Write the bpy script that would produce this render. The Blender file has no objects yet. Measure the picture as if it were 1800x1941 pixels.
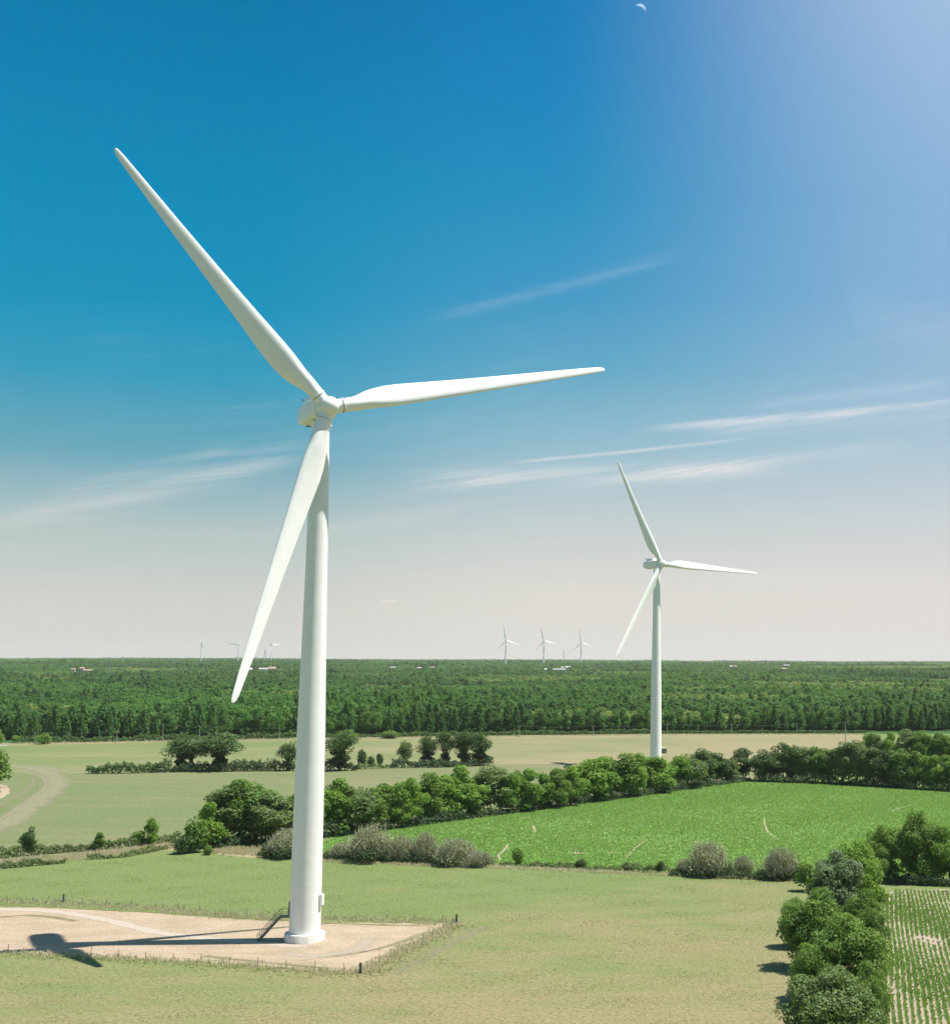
import bpy, bmesh, math, random
import numpy as np
from mathutils import Vector, Matrix

# ------------------------------------------------------------------ camera
S = bpy.context.scene
F_PX, CX, CY = 2600.0, 1294.0, 970.0          # focal length / principal point in photo pixels (1800 wide)
CAM_H = 41.6256
PITCH = math.atan((1252.5 - CY) / F_PX)
ROLL = 0.0033
_c, _s = math.cos(ROLL), math.sin(ROLL)
_r0 = Vector((1, 0, 0)); _u0 = Vector((0, -math.sin(PITCH), math.cos(PITCH))); FWD = Vector((0, math.cos(PITCH), math.sin(PITCH)))
RGT = _r0 * _c + _u0 * _s; UP = -_r0 * _s + _u0 * _c
cam_d = bpy.data.cameras.new('camera'); cam = bpy.data.objects.new('camera', cam_d); S.collection.objects.link(cam)
cam.matrix_world = Matrix(((RGT.x, UP.x, -FWD.x, 0), (RGT.y, UP.y, -FWD.y, 0), (RGT.z, UP.z, -FWD.z, CAM_H), (0, 0, 0, 1)))
cam_d.sensor_fit = 'HORIZONTAL'; cam_d.sensor_width = 36.0; cam_d.lens = F_PX / 1800 * 36.0
cam_d.shift_x = -(CX - 900) / 1800.0; cam_d.shift_y = -(970.5 - CY) / 1800
cam_d.clip_start = 0.5; cam_d.clip_end = 80000
S.camera = cam

# ------------------------------------------------------------------ light and exposure
SUN_EL, SUN_AZ = math.radians(65.5), math.radians(5.5)     # sun stands to the right, a little beyond the tower
SUN_DIR = Vector((math.cos(SUN_EL) * math.cos(SUN_AZ), math.cos(SUN_EL) * math.sin(SUN_AZ), math.sin(SUN_EL)))
sl = bpy.data.lights.new('sun', 'SUN'); sl.energy = 5.0; sl.angle = math.radians(0.53); sl.color = (1.0, 0.95, 0.88)
so = bpy.data.objects.new('sun', sl); S.collection.objects.link(so)
so.rotation_euler = SUN_DIR.to_track_quat('Z', 'Y').to_euler(); so.location = (60, 200, 200)
S.view_settings.view_transform = 'Standard'; S.view_settings.look = 'None'
S.view_settings.exposure = 0.8; S.view_settings.gamma = 1.0

def s2l(c):
    return tuple((v / 255 / 12.92) if v / 255 <= .04045 else ((v / 255 + .055) / 1.055) ** 2.4 for v in c)

W = bpy.data.worlds.new('World'); S.world = W; W.use_nodes = True
class NT:
    def __init__(s, nt): s.nt = nt; s.n = nt.nodes; s.l = nt.links
    def new(s, t, **k):
        o = s.n.new(t)
        for a, b in k.items(): setattr(o, a, b)
        return o
    def put(s, sock, v):
        if isinstance(v, bpy.types.NodeSocket): s.l.new(v, sock)
        elif v is not None: sock.default_value = v
    def m(s, op, a, b=None, c=None, clamp=False):
        o = s.new('ShaderNodeMath', operation=op); o.use_clamp = clamp
        s.put(o.inputs[0], a); s.put(o.inputs[1], b); s.put(o.inputs[2], c)
        return o.outputs[0]
    def ss(s, x, lo, hi):
        o = s.new('ShaderNodeMapRange', interpolation_type='SMOOTHSTEP')
        s.put(o.inputs[0], x); s.put(o.inputs[1], lo); s.put(o.inputs[2], hi); return o.outputs[0]
    def mix(s, f, a, b, blend='MIX'):
        o = s.new('ShaderNodeMix', data_type='RGBA', blend_type=blend)
        s.put(o.inputs[0], f)
        for i, v in ((6, a), (7, b)):
            if isinstance(v, tuple): v = tuple(v[:3]) + (1,)
            s.put(o.inputs[i], v)
        return o.outputs[2]
    def noise(s, vec, scale, det=4, rough=.55, dist=0):
        o = s.new('ShaderNodeTexNoise'); s.put(o.inputs['Vector'], vec)
        o.inputs['Scale'].default_value = scale; o.inputs['Detail'].default_value = det
        o.inputs['Roughness'].default_value = rough; o.inputs['Distortion'].default_value = dist
        return o.outputs['Fac']
    def ramp(s, f, stops, interp='LINEAR'):
        o = s.new('ShaderNodeValToRGB'); s.put(o.inputs[0], f); r = o.color_ramp; r.interpolation = interp
        while len(r.elements) > 1: r.elements.remove(r.elements[-1])
        r.elements[0].position = stops[0][0]; r.elements[0].color = tuple(stops[0][1]) + (1,)
        for p, c in stops[1:]:
            e = r.elements.new(p); e.color = tuple(c) + (1,)
        return o.outputs[0]

def build_world():
    w = NT(W.node_tree); w.n.clear()
    out = w.new('ShaderNodeOutputWorld'); bg = w.new('ShaderNodeBackground'); bg2 = w.new('ShaderNodeBackground'); add = w.new('ShaderNodeAddShader')
    sky = w.new('ShaderNodeTexSky', sky_type='NISHITA'); sky.sun_disc = False
    sky.sun_elevation = SUN_EL; sky.sun_rotation = math.radians(90) - SUN_AZ
    tc = w.new('ShaderNodeTexCoord'); sp = w.new('ShaderNodeSeparateXYZ'); w.l.new(tc.outputs['Generated'], sp.inputs[0])
    X, Y, Z = sp.outputs
    el = w.m('MULTIPLY', w.m('ARCSINE', Z), 57.2958)                   # degrees above the horizon
    az = w.m('MULTIPLY', w.m('ARCTAN2', X, Y), 57.2958)                # degrees to the right of the view axis
    t = w.m('DIVIDE', el, 40.0, clamp=True)
    L = [(0, (209, 206, 199)), (2.2, (203, 203, 196)), (5, (176, 193, 191)), (8, (102, 164, 182)), (11, (48, 152, 184)), (14, (6, 142, 183)),
         (18, (0, 135, 181)), (22, (0, 125, 175)), (27, (0, 112, 165)), (40, (40, 128, 180))]  # last stop lies above the view, raised for more fill light
    M = [(0, (220, 215, 208)), (3, (215, 212, 205)), (6, (188, 200, 202)), (9, (142, 184, 200)), (12, (94, 164, 194)), (15, (62, 150, 192)),
         (19, (34, 140, 188)), (23, (22, 130, 186)), (27, (14, 122, 182)), (40, (60, 140, 195))]
    R = [(0, (222, 217, 211)), (3, (217, 213, 208)), (6, (198, 205, 208)), (9, (171, 194, 208)), (12, (148, 183, 210)), (15, (136, 176, 211)),
         (19, (138, 177, 213)), (23, (150, 183, 217)), (27, (164, 190, 221)), (40, (190, 204, 230))]
    B = [(0, (216, 212, 202)), (8, (172, 190, 192)), (18, (112, 160, 186)), (40, (78, 140, 180))]  # sky outside the view, brightened to lift fill on shaded sides
    def rp(st): return w.ramp(t, [(e / 40, s2l(c)) for e, c in st])
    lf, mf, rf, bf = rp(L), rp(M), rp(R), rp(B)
    c1 = w.mix(w.ss(az, -19.0, -4.0), lf, mf)
    side = w.m('MULTIPLY', w.ss(az, -6.5, 14.5), w.m('SUBTRACT', 1, w.ss(az, 22.0, 60.0)))
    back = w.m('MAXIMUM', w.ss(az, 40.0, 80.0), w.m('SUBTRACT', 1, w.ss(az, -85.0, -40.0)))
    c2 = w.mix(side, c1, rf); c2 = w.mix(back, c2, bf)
    # below the horizon: dull green-grey
    c2 = w.mix(w.ss(el, -3.0, -0.5), s2l((120, 130, 90)), c2)
    # thin high cloud: each streak is a soft band between two directions (az, el in degrees)
    cmb = w.new('ShaderNodeCombineXYZ'); w.l.new(az, cmb.inputs[0]); w.l.new(el, cmb.inputs[1])
    mp = w.new('ShaderNodeMapping', vector_type='TEXTURE'); w.l.new(cmb.outputs[0], mp.inputs[0]); mp.inputs['Rotation'].default_value = (0, 0, .16); mp.inputs['Scale'].default_value = (7.5, .42, 1)
    fibre = w.noise(mp.outputs[0], 1.0, 9, .68, .5)
    warp = w.m('MULTIPLY', w.m('SUBTRACT', w.noise(cmb.outputs[0], .12, 2), .5), 1.0)
    tot = None
    for (a0, e0, a1, e1, wd, st, contrast) in CLOUDS:
        sl_ = (e1 - e0) / (a1 - a0)
        d = w.m('SUBTRACT', w.m('SUBTRACT', el, w.m('MULTIPLY_ADD', az, sl_, e0 - sl_ * a0)), w.m('MULTIPLY', warp, min(1, wd * 1.2)))
        prof = w.m('EXPONENT', w.m('MULTIPLY', w.m('POWER', w.m('ABSOLUTE', w.m('DIVIDE', d, wd)), 2), -1))
        mid = (a1 - a0) * .22
        ends = w.m('MULTIPLY', w.ss(az, a0, a0 + mid), w.m('SUBTRACT', 1, w.ss(az, a1 - mid, a1)))
        f = w.m('MULTIPLY', w.m('MULTIPLY', prof, ends), w.m('MULTIPLY_ADD', w.ss(fibre, .5 - contrast, .5 + contrast), st * .9, st * .1))
        tot = f if tot is None else w.m('ADD', tot, f)
    # broad faint veil
    veil = w.m('MULTIPLY', w.m('MULTIPLY', w.ss(fibre, .46, .78), w.ss(w.noise(cmb.outputs[0], .09, 2), .42, .66)), w.m('MULTIPLY', .12, w.m('SUBTRACT', 1, w.ss(el, 10, 17))))
    tot = w.m('ADD', tot, veil)
    # warm low haze streaks near the horizon
    cc = w.mix(w.ss(el, 3.0, 14.0), s2l((228, 220, 214)), s2l((222, 226, 232)))
    c3 = w.mix(w.m('MINIMUM', tot, .9), c2, cc)
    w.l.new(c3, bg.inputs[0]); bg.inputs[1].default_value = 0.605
    w.l.new(sky.outputs[0], bg2.inputs[0]); bg2.inputs[1].default_value = 0.0005
    w.l.new(bg.outputs[0], add.inputs[0]); w.l.new(bg2.outputs[0], add.inputs[1]); w.l.new(add.outputs[0], out.inputs[0])

def dir_of(px, py):
    d = FWD + RGT * ((px - CX) / F_PX) - UP * ((py - CY) / F_PX)
    return d.normalized()
def azel(px, py):
    d = dir_of(px, py); return math.degrees(math.atan2(d.x, d.y)), math.degrees(math.asin(d.z))
def streak(x0, y0, x1, y1, wd, st, con=.3):
    a, b = azel(x0, y0), azel(x1, y1); return (a[0], a[1], b[0], b[1], wd, st, con)
CLOUDS = [streak(-80, 1008, 620, 848, .5, .36, .2), streak(60, 940, 480, 838, .3, .2, .2),
          streak(780, 612, 1330, 468, .25, .14, .3), streak(1180, 815, 1880, 752, .16, .75, .25), streak(1280, 822, 1900, 768, .35, .3, .2),
          streak(930, 880, 1440, 828, .07, .8, .4), streak(720, 915, 1560, 880, .36, .8, .17),
          streak(1180, 905, 1760, 838, .3, .40, .35), streak(560, 1010, 900, 965, .25, .28, .3),
          streak(1380, 775, 1860, 715, .25, .25, .3), streak(1300, 1090, 1860, 1100, .3, .25, .3), streak(715, 1139, 757, 1139, .05, 1.3, .6),
          streak(1580, 570, 1880, 640, .9, .12, .3), streak(60, 1178, 120, 1176, .06, .3, .6)]
build_world()

# ------------------------------------------------------------------ helpers
C = S.collection
ARR = np.array
_o = ARR([0, 0, CAM_H])
def G(px, py, z=0.0):
    """ground point seen at a photo pixel"""
    d = dir_of(px, py); t = (z - CAM_H) / d.z
    return Vector((d.x * t, d.y * t, z))
def scale_at(p):                                        # photo pixels per metre at a point
    return F_PX / (Vector((p[0], p[1], p[2] - CAM_H)).dot(FWD))

def tag(o, label=None, cat=None, group=None, kind=None):
    if label: o['label'] = label
    if cat: o['category'] = cat
    if group: o['group'] = group
    if kind: o['kind'] = kind
    return o
def link(o, parent=None):
    C.objects.link(o)
    if parent is not None: o.parent = parent
    return o
def obj(name, me, parent=None, mat=None):
    o = bpy.data.objects.new(name, me)
    if mat is not None and not me.materials: me.materials.append(mat)
    return link(o, parent)
def empty(name, loc=(0, 0, 0), rz=0, scale=1.0):
    o = bpy.data.objects.new(name, None); o.location = loc; o.rotation_euler = (0, 0, rz)
    o.scale = (scale,) * 3 if not isinstance(scale, tuple) else scale
    o.empty_display_size = .5
    return link(o)
def np_mesh(name, v, f, mat=None, smooth=False, attr=None):
    me = bpy.data.meshes.new(name); v = np.asarray(v, np.float32); f = np.asarray(f, np.int32); k = f.shape[1]
    me.vertices.add(len(v)); me.vertices.foreach_set('co', v.ravel())
    me.loops.add(f.size); me.loops.foreach_set('vertex_index', f.ravel())
    me.polygons.add(len(f)); me.polygons.foreach_set('loop_start', np.arange(0, f.size, k, dtype=np.int32))
    me.polygons.foreach_set('loop_total', np.full(len(f), k, np.int32))
    me.polygons.foreach_set('use_smooth', np.full(len(f), smooth))
    if attr is not None:
        a = me.attributes.new('tone', 'FLOAT', 'POINT'); a.data.foreach_set('value', np.asarray(attr, np.float32))
    me.update(calc_edges=True); me.validate()
    if mat: me.materials.append(mat)
    return me
class MB:
    """collects shapes into ONE mesh"""
    def __init__(s): s.v = []; s.f = []
    def add(s, vs, fs):
        n = len(s.v); s.v += [tuple(p) for p in vs]; s.f += [tuple(i + n for i in q) for q in fs]
    def box(s, c, size, M=None):
        hx, hy, hz = [d / 2 for d in size]; c = Vector(c); vs = []
        for z in (-hz, hz):
            for x, y in ((-hx, -hy), (hx, -hy), (hx, hy), (-hx, hy)):
                p = Vector((x, y, z)); p = (M @ p if M else p) + c; vs.append(p)
        s.add(vs, [(3, 2, 1, 0), (4, 5, 6, 7), (0, 1, 5, 4), (1, 2, 6, 5), (2, 3, 7, 6), (3, 0, 4, 7)])
    def tube(s, pts, rad, n=8, cap=True):
        pts = [Vector(p) for p in pts]
        if not hasattr(rad, '__len__'): rad = [rad] * len(pts)
        rings = []; vs = []
        for i, p in enumerate(pts):
            d = (pts[min(i + 1, len(pts) - 1)] - pts[max(i - 1, 0)]).normalized()
            a = d.cross(Vector((0, 0, 1)) if abs(d.z) < .9 else Vector((1, 0, 0))).normalized(); b = d.cross(a)
            for k in range(n):
                t = 2 * math.pi * k / n; vs.append(p + (a * math.cos(t) + b * math.sin(t)) * rad[i])
        fs = [(i * n + k, i * n + (k + 1) % n, (i + 1) * n + (k + 1) % n, (i + 1) * n + k) for i in range(len(pts) - 1) for k in range(n)]
        if cap: fs += [tuple(range(n - 1, -1, -1)), tuple((len(pts) - 1) * n + k for k in range(n))]
        s.add(vs, fs)
    def lathe(s, prof, n=64, caps=True):
        vs = []; m = len(prof)
        for r, z in prof:
            for k in range(n):
                t = 2 * math.pi * k / n; vs.append((r * math.cos(t), r * math.sin(t), z))
        fs = [(i * n + k, i * n + (k + 1) % n, (i + 1) * n + (k + 1) % n, (i + 1) * n + k) for i in range(m - 1) for k in range(n)]
        if caps: fs += [tuple(range(n - 1, -1, -1)), tuple((m - 1) * n + k for k in range(n))]
        s.add(vs, fs)
    def mesh(s, name, mat=None, smooth=False, angle=None):
        me = bpy.data.meshes.new(name); me.from_pydata(s.v, [], s.f); me.update()
        if smooth:
            me.polygons.foreach_set('use_smooth', [True] * len(me.polygons))
            if angle is not None: me.set_sharp_from_angle(angle=math.radians(angle))
        if mat: me.materials.append(mat)
        return me
    def build(s, name, mat, parent=None, smooth=False, angle=None):
        return obj(name, s.mesh(name, mat, smooth, angle), parent)

# ------------------------------------------------------------------ materials
def newmat(name):
    m = bpy.data.materials.new(name); m.use_nodes = True; t = NT(m.node_tree); t.n.clear()
    out = t.new('ShaderNodeOutputMaterial'); return m, t, out
def plain(name, col, rough=.6, vary=.08, scale=1.5, spec=.3, metal=0.0, grime=None, bump=0):
    m, t, out = newmat(name); b = t.new('ShaderNodeBsdfPrincipled'); tc = t.new('ShaderNodeTexCoord')
    n = t.noise(tc.outputs['Object'], scale, 5)
    lo = tuple(c * (1 - vary) for c in col); hi = tuple(min(1, c * (1 + vary)) for c in col)
    c = t.mix(t.ss(n, .3, .7), lo, hi)
    if grime:
        mp = t.new('ShaderNodeMapping'); t.l.new(tc.outputs['Object'], mp.inputs[0]); mp.inputs['Scale'].default_value = (1.6, 1.6, .09)
        g = t.ss(t.noise(mp.outputs[0], 1.2, 5), .5, .8); c = t.mix(t.m('MULTIPLY', g, grime[1]), c, grime[0])
    t.l.new(c, b.inputs['Base Color']); b.inputs['Roughness'].default_value = rough
    b.inputs['Specular IOR Level'].default_value = spec; b.inputs['Metallic'].default_value = metal
    if bump:
        bp = t.new('ShaderNodeBump'); bp.inputs['Strength'].default_value = bump; t.l.new(n, bp.inputs['Height']); t.l.new(bp.outputs[0], b.inputs['Normal'])
    t.l.new(b.outputs[0], out.inputs[0]); return m
def foliage(name, col, col2, trans=.35, patch=0.0):
    """leaf colour varies from tree to tree (Random) and from leaf clump to leaf clump (tone)"""
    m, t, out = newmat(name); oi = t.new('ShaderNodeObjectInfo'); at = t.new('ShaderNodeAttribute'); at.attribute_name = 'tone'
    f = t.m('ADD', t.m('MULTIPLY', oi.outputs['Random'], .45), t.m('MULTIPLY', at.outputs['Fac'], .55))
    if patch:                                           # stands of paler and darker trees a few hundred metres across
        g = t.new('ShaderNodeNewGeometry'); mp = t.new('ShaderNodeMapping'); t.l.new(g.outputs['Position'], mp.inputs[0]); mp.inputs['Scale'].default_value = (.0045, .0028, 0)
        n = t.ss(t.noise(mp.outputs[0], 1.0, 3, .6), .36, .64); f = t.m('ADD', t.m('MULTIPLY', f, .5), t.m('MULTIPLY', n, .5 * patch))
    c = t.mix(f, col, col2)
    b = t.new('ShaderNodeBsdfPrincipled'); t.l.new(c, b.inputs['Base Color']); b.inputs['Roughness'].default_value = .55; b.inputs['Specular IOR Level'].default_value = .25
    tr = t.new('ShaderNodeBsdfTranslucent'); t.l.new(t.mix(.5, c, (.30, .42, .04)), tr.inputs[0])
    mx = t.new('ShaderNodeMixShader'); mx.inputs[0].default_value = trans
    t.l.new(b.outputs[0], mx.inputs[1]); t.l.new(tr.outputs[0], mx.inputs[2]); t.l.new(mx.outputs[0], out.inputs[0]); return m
def field(name, cols, big=.03, mid=.4, fine=2.2, stretch=(1, 1), rot=0.0, bump=.5, bias=(0, 0, 0), bare=None, rows=None, finefac=.5, bdist=.15):
    """grass or crop: three colours over large, medium and fine noise; metres everywhere"""
    m, t, out = newmat(name); g = t.new('ShaderNodeNewGeometry'); P = g.outputs['Position']
    mp = t.new('ShaderNodeMapping'); t.l.new(P, mp.inputs[0]); mp.inputs['Rotation'].default_value = (0, 0, rot); mp.inputs['Scale'].default_value = (stretch[0], stretch[1], 1)
    nb = t.noise(P, big, 4, .6); nm = t.noise(mp.outputs[0], mid, 6, .62); nf = t.noise(P, fine, 5, .75); nx = t.noise(mp.outputs[0], fine * .45, 3, .6)
    sp = t.new('ShaderNodeSeparateXYZ'); t.l.new(P, sp.inputs[0])
    gx = t.m('MULTIPLY_ADD', sp.outputs[0], bias[0], t.m('MULTIPLY_ADD', sp.outputs[1], bias[1], bias[2]))
    f = t.m('ADD', t.m('MULTIPLY', nb, 1.0), t.m('MULTIPLY', nm, .8)); f = t.m('ADD', f, t.m('SUBTRACT', gx, .9))
    c = t.mix(t.ss(f, -.32, .32), cols[0], cols[1])
    c = t.mix(t.m('MULTIPLY', t.ss(nx, .52, .78), .7), c, cols[2])
    k = t.m('MULTIPLY_ADD', t.ss(nf, .28, .72), finefac * 2, 1 - finefac)
    kk = t.new('ShaderNodeCombineColor'); [t.l.new(k, kk.inputs[i]) for i in range(3)]
    c = t.mix(1.0, c, kk.outputs[0], 'MULTIPLY')
    if bare:
        nn = t.m('ADD', t.noise(mp.outputs[0], bare[1], 4, .6), t.m('MULTIPLY_ADD', sp.outputs[1], bare[3], bare[4]))
        c = t.mix(t.m('MULTIPLY', t.ss(nn, bare[2], bare[2] + .1), .85), c, bare[0])
    b = t.new('ShaderNodeBsdfPrincipled'); t.l.new(c, b.inputs['Base Color']); b.inputs['Roughness'].default_value = .9; b.inputs['Specular IOR Level'].default_value = .1
    bp = t.new('ShaderNodeBump'); bp.inputs['Strength'].default_value = bump; bp.inputs['Distance'].default_value = bdist
    t.l.new(t.m('ADD', nf, t.m('MULTIPLY', nm, .6)), bp.inputs['Height']); t.l.new(bp.outputs[0], b.inputs['Normal'])
    t.l.new(b.outputs[0], out.inputs[0]); return m
def ribbon_mat(name, col, opacity=.8, edge=.25, nscale=.5):
    """worn strip whose edges break up into the ground round it"""
    m, t, out = newmat(name); uv = t.new('ShaderNodeUVMap'); g = t.new('ShaderNodeNewGeometry'); sp = t.new('ShaderNodeSeparateXYZ'); t.l.new(uv.outputs[0], sp.inputs[0])
    a = t.m('MULTIPLY', t.ss(sp.outputs[0], 0, edge), t.ss(t.m('SUBTRACT', 1, sp.outputs[0]), 0, edge))
    a = t.m('MULTIPLY', a, t.m('MULTIPLY', t.ss(sp.outputs[1], 0, .12), t.ss(t.m('SUBTRACT', 1, sp.outputs[1]), 0, .12)))
    n = t.noise(g.outputs['Position'], nscale, 6, .7); n2 = t.noise(g.outputs['Position'], nscale * 5, 4, .7)
    a = t.ss(t.m('ADD', a, t.m('MULTIPLY', t.m('SUBTRACT', n, .62), 1.2)), .1, .8)
    c = t.mix(t.ss(n2, .3, .7), tuple(x * .82 for x in col), tuple(x * 1.12 for x in col))
    b = t.new('ShaderNodeBsdfPrincipled'); t.l.new(c, b.inputs['Base Color']); b.inputs['Roughness'].default_value = .9; b.inputs['Specular IOR Level'].default_value = .1
    tr = t.new('ShaderNodeBsdfTransparent'); mx = t.new('ShaderNodeMixShader'); t.l.new(t.m('MULTIPLY', a, opacity), mx.inputs[0])
    t.l.new(tr.outputs[0], mx.inputs[1]); t.l.new(b.outputs[0], mx.inputs[2]); t.l.new(mx.outputs[0], out.inputs[0]); return m

M = {}
M['white'] = plain('turbine_paint', (.80, .795, .775), .38, .02, .5, .35, grime=((.56, .57, .53), .22))
M['concrete'] = plain('foundation_concrete', (.62, .60, .55), .85, .12, 1.6, .2, grime=((.36, .34, .29), .6), bump=.2)
M['dark'] = plain('dark_metal', (.03, .035, .04), .5, .2, 3)
M['steel'] = plain('galvanised_steel', (.10, .13, .125), .5, .2, 4, .5, .4)
M['seal'] = plain('joint_seal', (.12, .125, .12), .7, .1, 3)
M['post'] = plain('fence_wood', (.24, .20, .15), .85, .3, 6)
M['postdark'] = plain('creosoted_wood', (.035, .04, .035), .8, .3, 6)
M['pole'] = plain('pole_wood', (.30, .29, .25), .85, .2, 3)
M['wire'] = plain('fence_wire', (.25, .25, .24), .5, .1, 3, .4, .5)
M['bark'] = plain('bark', (.085, .07, .05), .9, .3, 2.5, .1, bump=.4)
M['twig'] = plain('twigs', (.33, .325, .215), .9, .2, 1.5, .1)
M['leaf_mid'] = foliage('leaves_mid', (0.076, 0.157, 0.028), (0.176, 0.294, 0.055))
M['leaf_bright'] = foliage('leaves_bright', (0.100, 0.214, 0.027), (0.214, 0.366, 0.055))
M['leaf_dark'] = foliage('leaves_dark', (0.036, 0.081, 0.025), (0.085, 0.152, 0.042), .25)
M['leaf_olive'] = foliage('leaves_olive', (0.095, 0.152, 0.049), (0.195, 0.252, 0.090))
M['leaf_silver'] = foliage('leaves_silver', (0.109, 0.155, 0.081), (0.265, 0.322, 0.178))
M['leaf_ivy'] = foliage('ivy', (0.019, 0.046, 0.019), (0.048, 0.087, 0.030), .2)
M['leaf_grey'] = foliage('budding_twigs', (.26, .285, .145), (.41, .42, .245), .35)
M['hedge'] = foliage('hedge_leaves', (.065, .110, .036), (.155, .200, .070), .3)
M['pine'] = foliage('pine_needles', (0.032, 0.116, 0.034), (0.088, 0.233, 0.056), .42, 1)
M['wood'] = foliage('woodland_leaves', (0.040, 0.135, 0.032), (0.116, 0.274, 0.056), .42, 1)
M['woodlight'] = foliage('young_woodland_leaves', (0.130, 0.200, 0.040), (0.260, 0.340, 0.085), .3)
M['dry'] = foliage('dry_grass', (.56, .47, .33), (.78, .67, .51), .55)
M['drygreen'] = foliage('rough_grass', (.27, .30, .14), (.48, .45, .27), .5)
M['maize'] = foliage('maize_leaves', (.11, .215, .045), (.19, .31, .075), .35)

# ------------------------------------------------------------------ ground, fields and tracks
def terr(x, y):
    r = np.hypot(x, y)
    def sm(a, b): t = np.clip((r - a) / (b - a), 0, 1); return t * t * (3 - 2 * t)
    z = 21.5 * sm(1000, 4700) + 9.0 * sm(5600, 9500) + 6 * sm(10000, 14000)
    z = z + 1.8 * np.sin(x / 420 + 1.1) * np.sin(y / 900) * sm(1100, 3200) + 3.4 * np.sin(x / 1500 + y / 2600) * sm(4500, 9000) + 2.2 * np.sin(x / 430 + y / 700 + 2) * sm(5000, 8000)
    return z
gx = np.concatenate([-np.geomspace(30000, 320, 34), np.linspace(-300, 300, 13), np.geomspace(320, 12000, 34)])
gy = np.concatenate([[-3000, -1500, -800, -500, -100], np.linspace(0, 1000, 11), np.geomspace(1080, 14000, 60)])
X_, Y_ = np.meshgrid(gx, gy); Z_ = terr(X_, Y_) * (Y_ > 0)
nx_, ny_ = len(gx), len(gy); idx = np.arange(nx_ * ny_).reshape(ny_, nx_)
quads = np.stack([idx[:-1, :-1], idx[:-1, 1:], idx[1:, 1:], idx[1:, :-1]], -1).reshape(-1, 4)
M['forest_floor'] = field('forest_floor', ((.028, .070, .020), (.045, .10, .028), (.05, .11, .03)), .002, .02, .12, bump=0)
ground = obj('ground', np_mesh('ground', np.stack([X_, Y_, Z_], -1).reshape(-1, 3), quads, M['forest_floor'], True))
tag(ground, kind='structure')

def sheet(name, pts, mat, z, px=True, rag=0.0):
    P = [G(*p) if px else Vector((p[0], p[1], 0)) for p in pts]
    if rag:
        rr = random.Random(len(pts)); Q = []
        for i_, a_ in enumerate(P):
            b_ = P[(i_ + 1) % len(P)]; k_ = max(1, min(90, int((b_ - a_).length / (rag * 2.2)))); nn = Vector((-(b_ - a_).y, (b_ - a_).x, 0)).normalized()
            for t_ in range(k_): Q.append(a_.lerp(b_, t_ / k_) + nn * (rr.uniform(-1, 1) * rag if t_ else 0))
        P = Q
    bm = bmesh.new(); f = bm.faces.new([bm.verts.new((p.x, p.y, z)) for p in P])
    if f.normal.z < 0: f.normal_flip()
    bmesh.ops.triangulate(bm, faces=[f]); me = bpy.data.meshes.new(name); bm.to_mesh(me); bm.free()
    me.materials.append(mat); o = obj(name, me); tag(o, kind='structure')
    if sum(p.normal.z for p in me.polygons) < 0: me.flip_normals()
    return o
def smooth_line(pts, n=8):
    pts = [Vector(p) for p in pts]; out = []
    for i in range(len(pts) - 1):
        p0, p1, p2, p3 = pts[max(i - 1, 0)], pts[i], pts[i + 1], pts[min(i + 2, len(pts) - 1)]
        for k in range(n):
            t = k / n; out.append(.5 * ((2 * p1) + (p2 - p0) * t + (2 * p0 - 5 * p1 + 4 * p2 - p3) * t * t + (3 * p1 - p0 - 3 * p2 + p3) * t ** 3))
    out.append(pts[-1]); return out
def ribbon(name, pxs, width, mat, z, kind='structure'):
    line = smooth_line([G(*p) for p in pxs], 8); vs = []; n = len(line)
    for i, p in enumerate(line):
        d = (line[min(i + 1, n - 1)] - line[max(i - 1, 0)]).normalized(); s = Vector((-d.y, d.x, 0)); w_ = width * (1 + .15 * math.sin(i * 1.7))
        for k in (-1, 1): vs.append((p.x + s.x * k * w_ / 2, p.y + s.y * k * w_ / 2, z))
    fs = [(2 * i, 2 * i + 1, 2 * i + 3, 2 * i + 2) for i in range(n - 1)]
    me = bpy.data.meshes.new(name); me.from_pydata(vs, [], fs); uv = me.uv_layers.new(name='UVMap')
    for p in me.polygons:
        for li in p.loop_indices:
            vi = me.loops[li].vertex_index; uv.data[li].uv = (vi % 2, (vi // 2) / (n - 1))
    if sum(p.normal.z for p in me.polygons) < 0: me.flip_normals()
    me.materials.append(mat); o = obj(name, me); tag(o, kind=kind); return o

GR = (0.131, 0.168, 0.057); TAN = (0.211, 0.179, 0.095); OL = (0.107, 0.142, 0.045)
M['meadow'] = field('meadow_grass', (GR, TAN, OL), .030, .17, 1.9, (.30, 1.1), bump=.9, bias=(.0022, -.0046, 1.0), finefac=.30)
M['stubble'] = field('stubble_grass', ((0.114, 0.148, 0.057), (0.176, 0.163, 0.089), (0.090, 0.126, 0.045)), .012, .10, 1.2, (.06, 1.3), rot=.03, bump=.5, bias=(.0008, .0004, -.12), finefac=.3)
M['pasture'] = field('far_pasture', ((.125, .158, .058), (.215, .188, .104), (.165, .165, .078)), .012, .10, 1.0, (.05, 1.2), rot=.02, bump=.4, bias=(.0013, .0, .16), finefac=.25)
M['crop'] = field('young_crop', ((0.102, 0.216, 0.040), (0.161, 0.250, 0.067), (0.087, 0.192, 0.035)), .02, .35, 1.6, (.5, .8), bump=1.0, finefac=.30, bias=(0, 0, -.08),
                  bare=((.30, .25, .16), .25, .70, -.0016, .54))
M['soil'] = field('dry_soil', ((0.288, 0.236, 0.172), (0.336, 0.276, 0.208), (0.224, 0.176, 0.120)), .1, .8, 4, bump=.8, finefac=.25)
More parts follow.
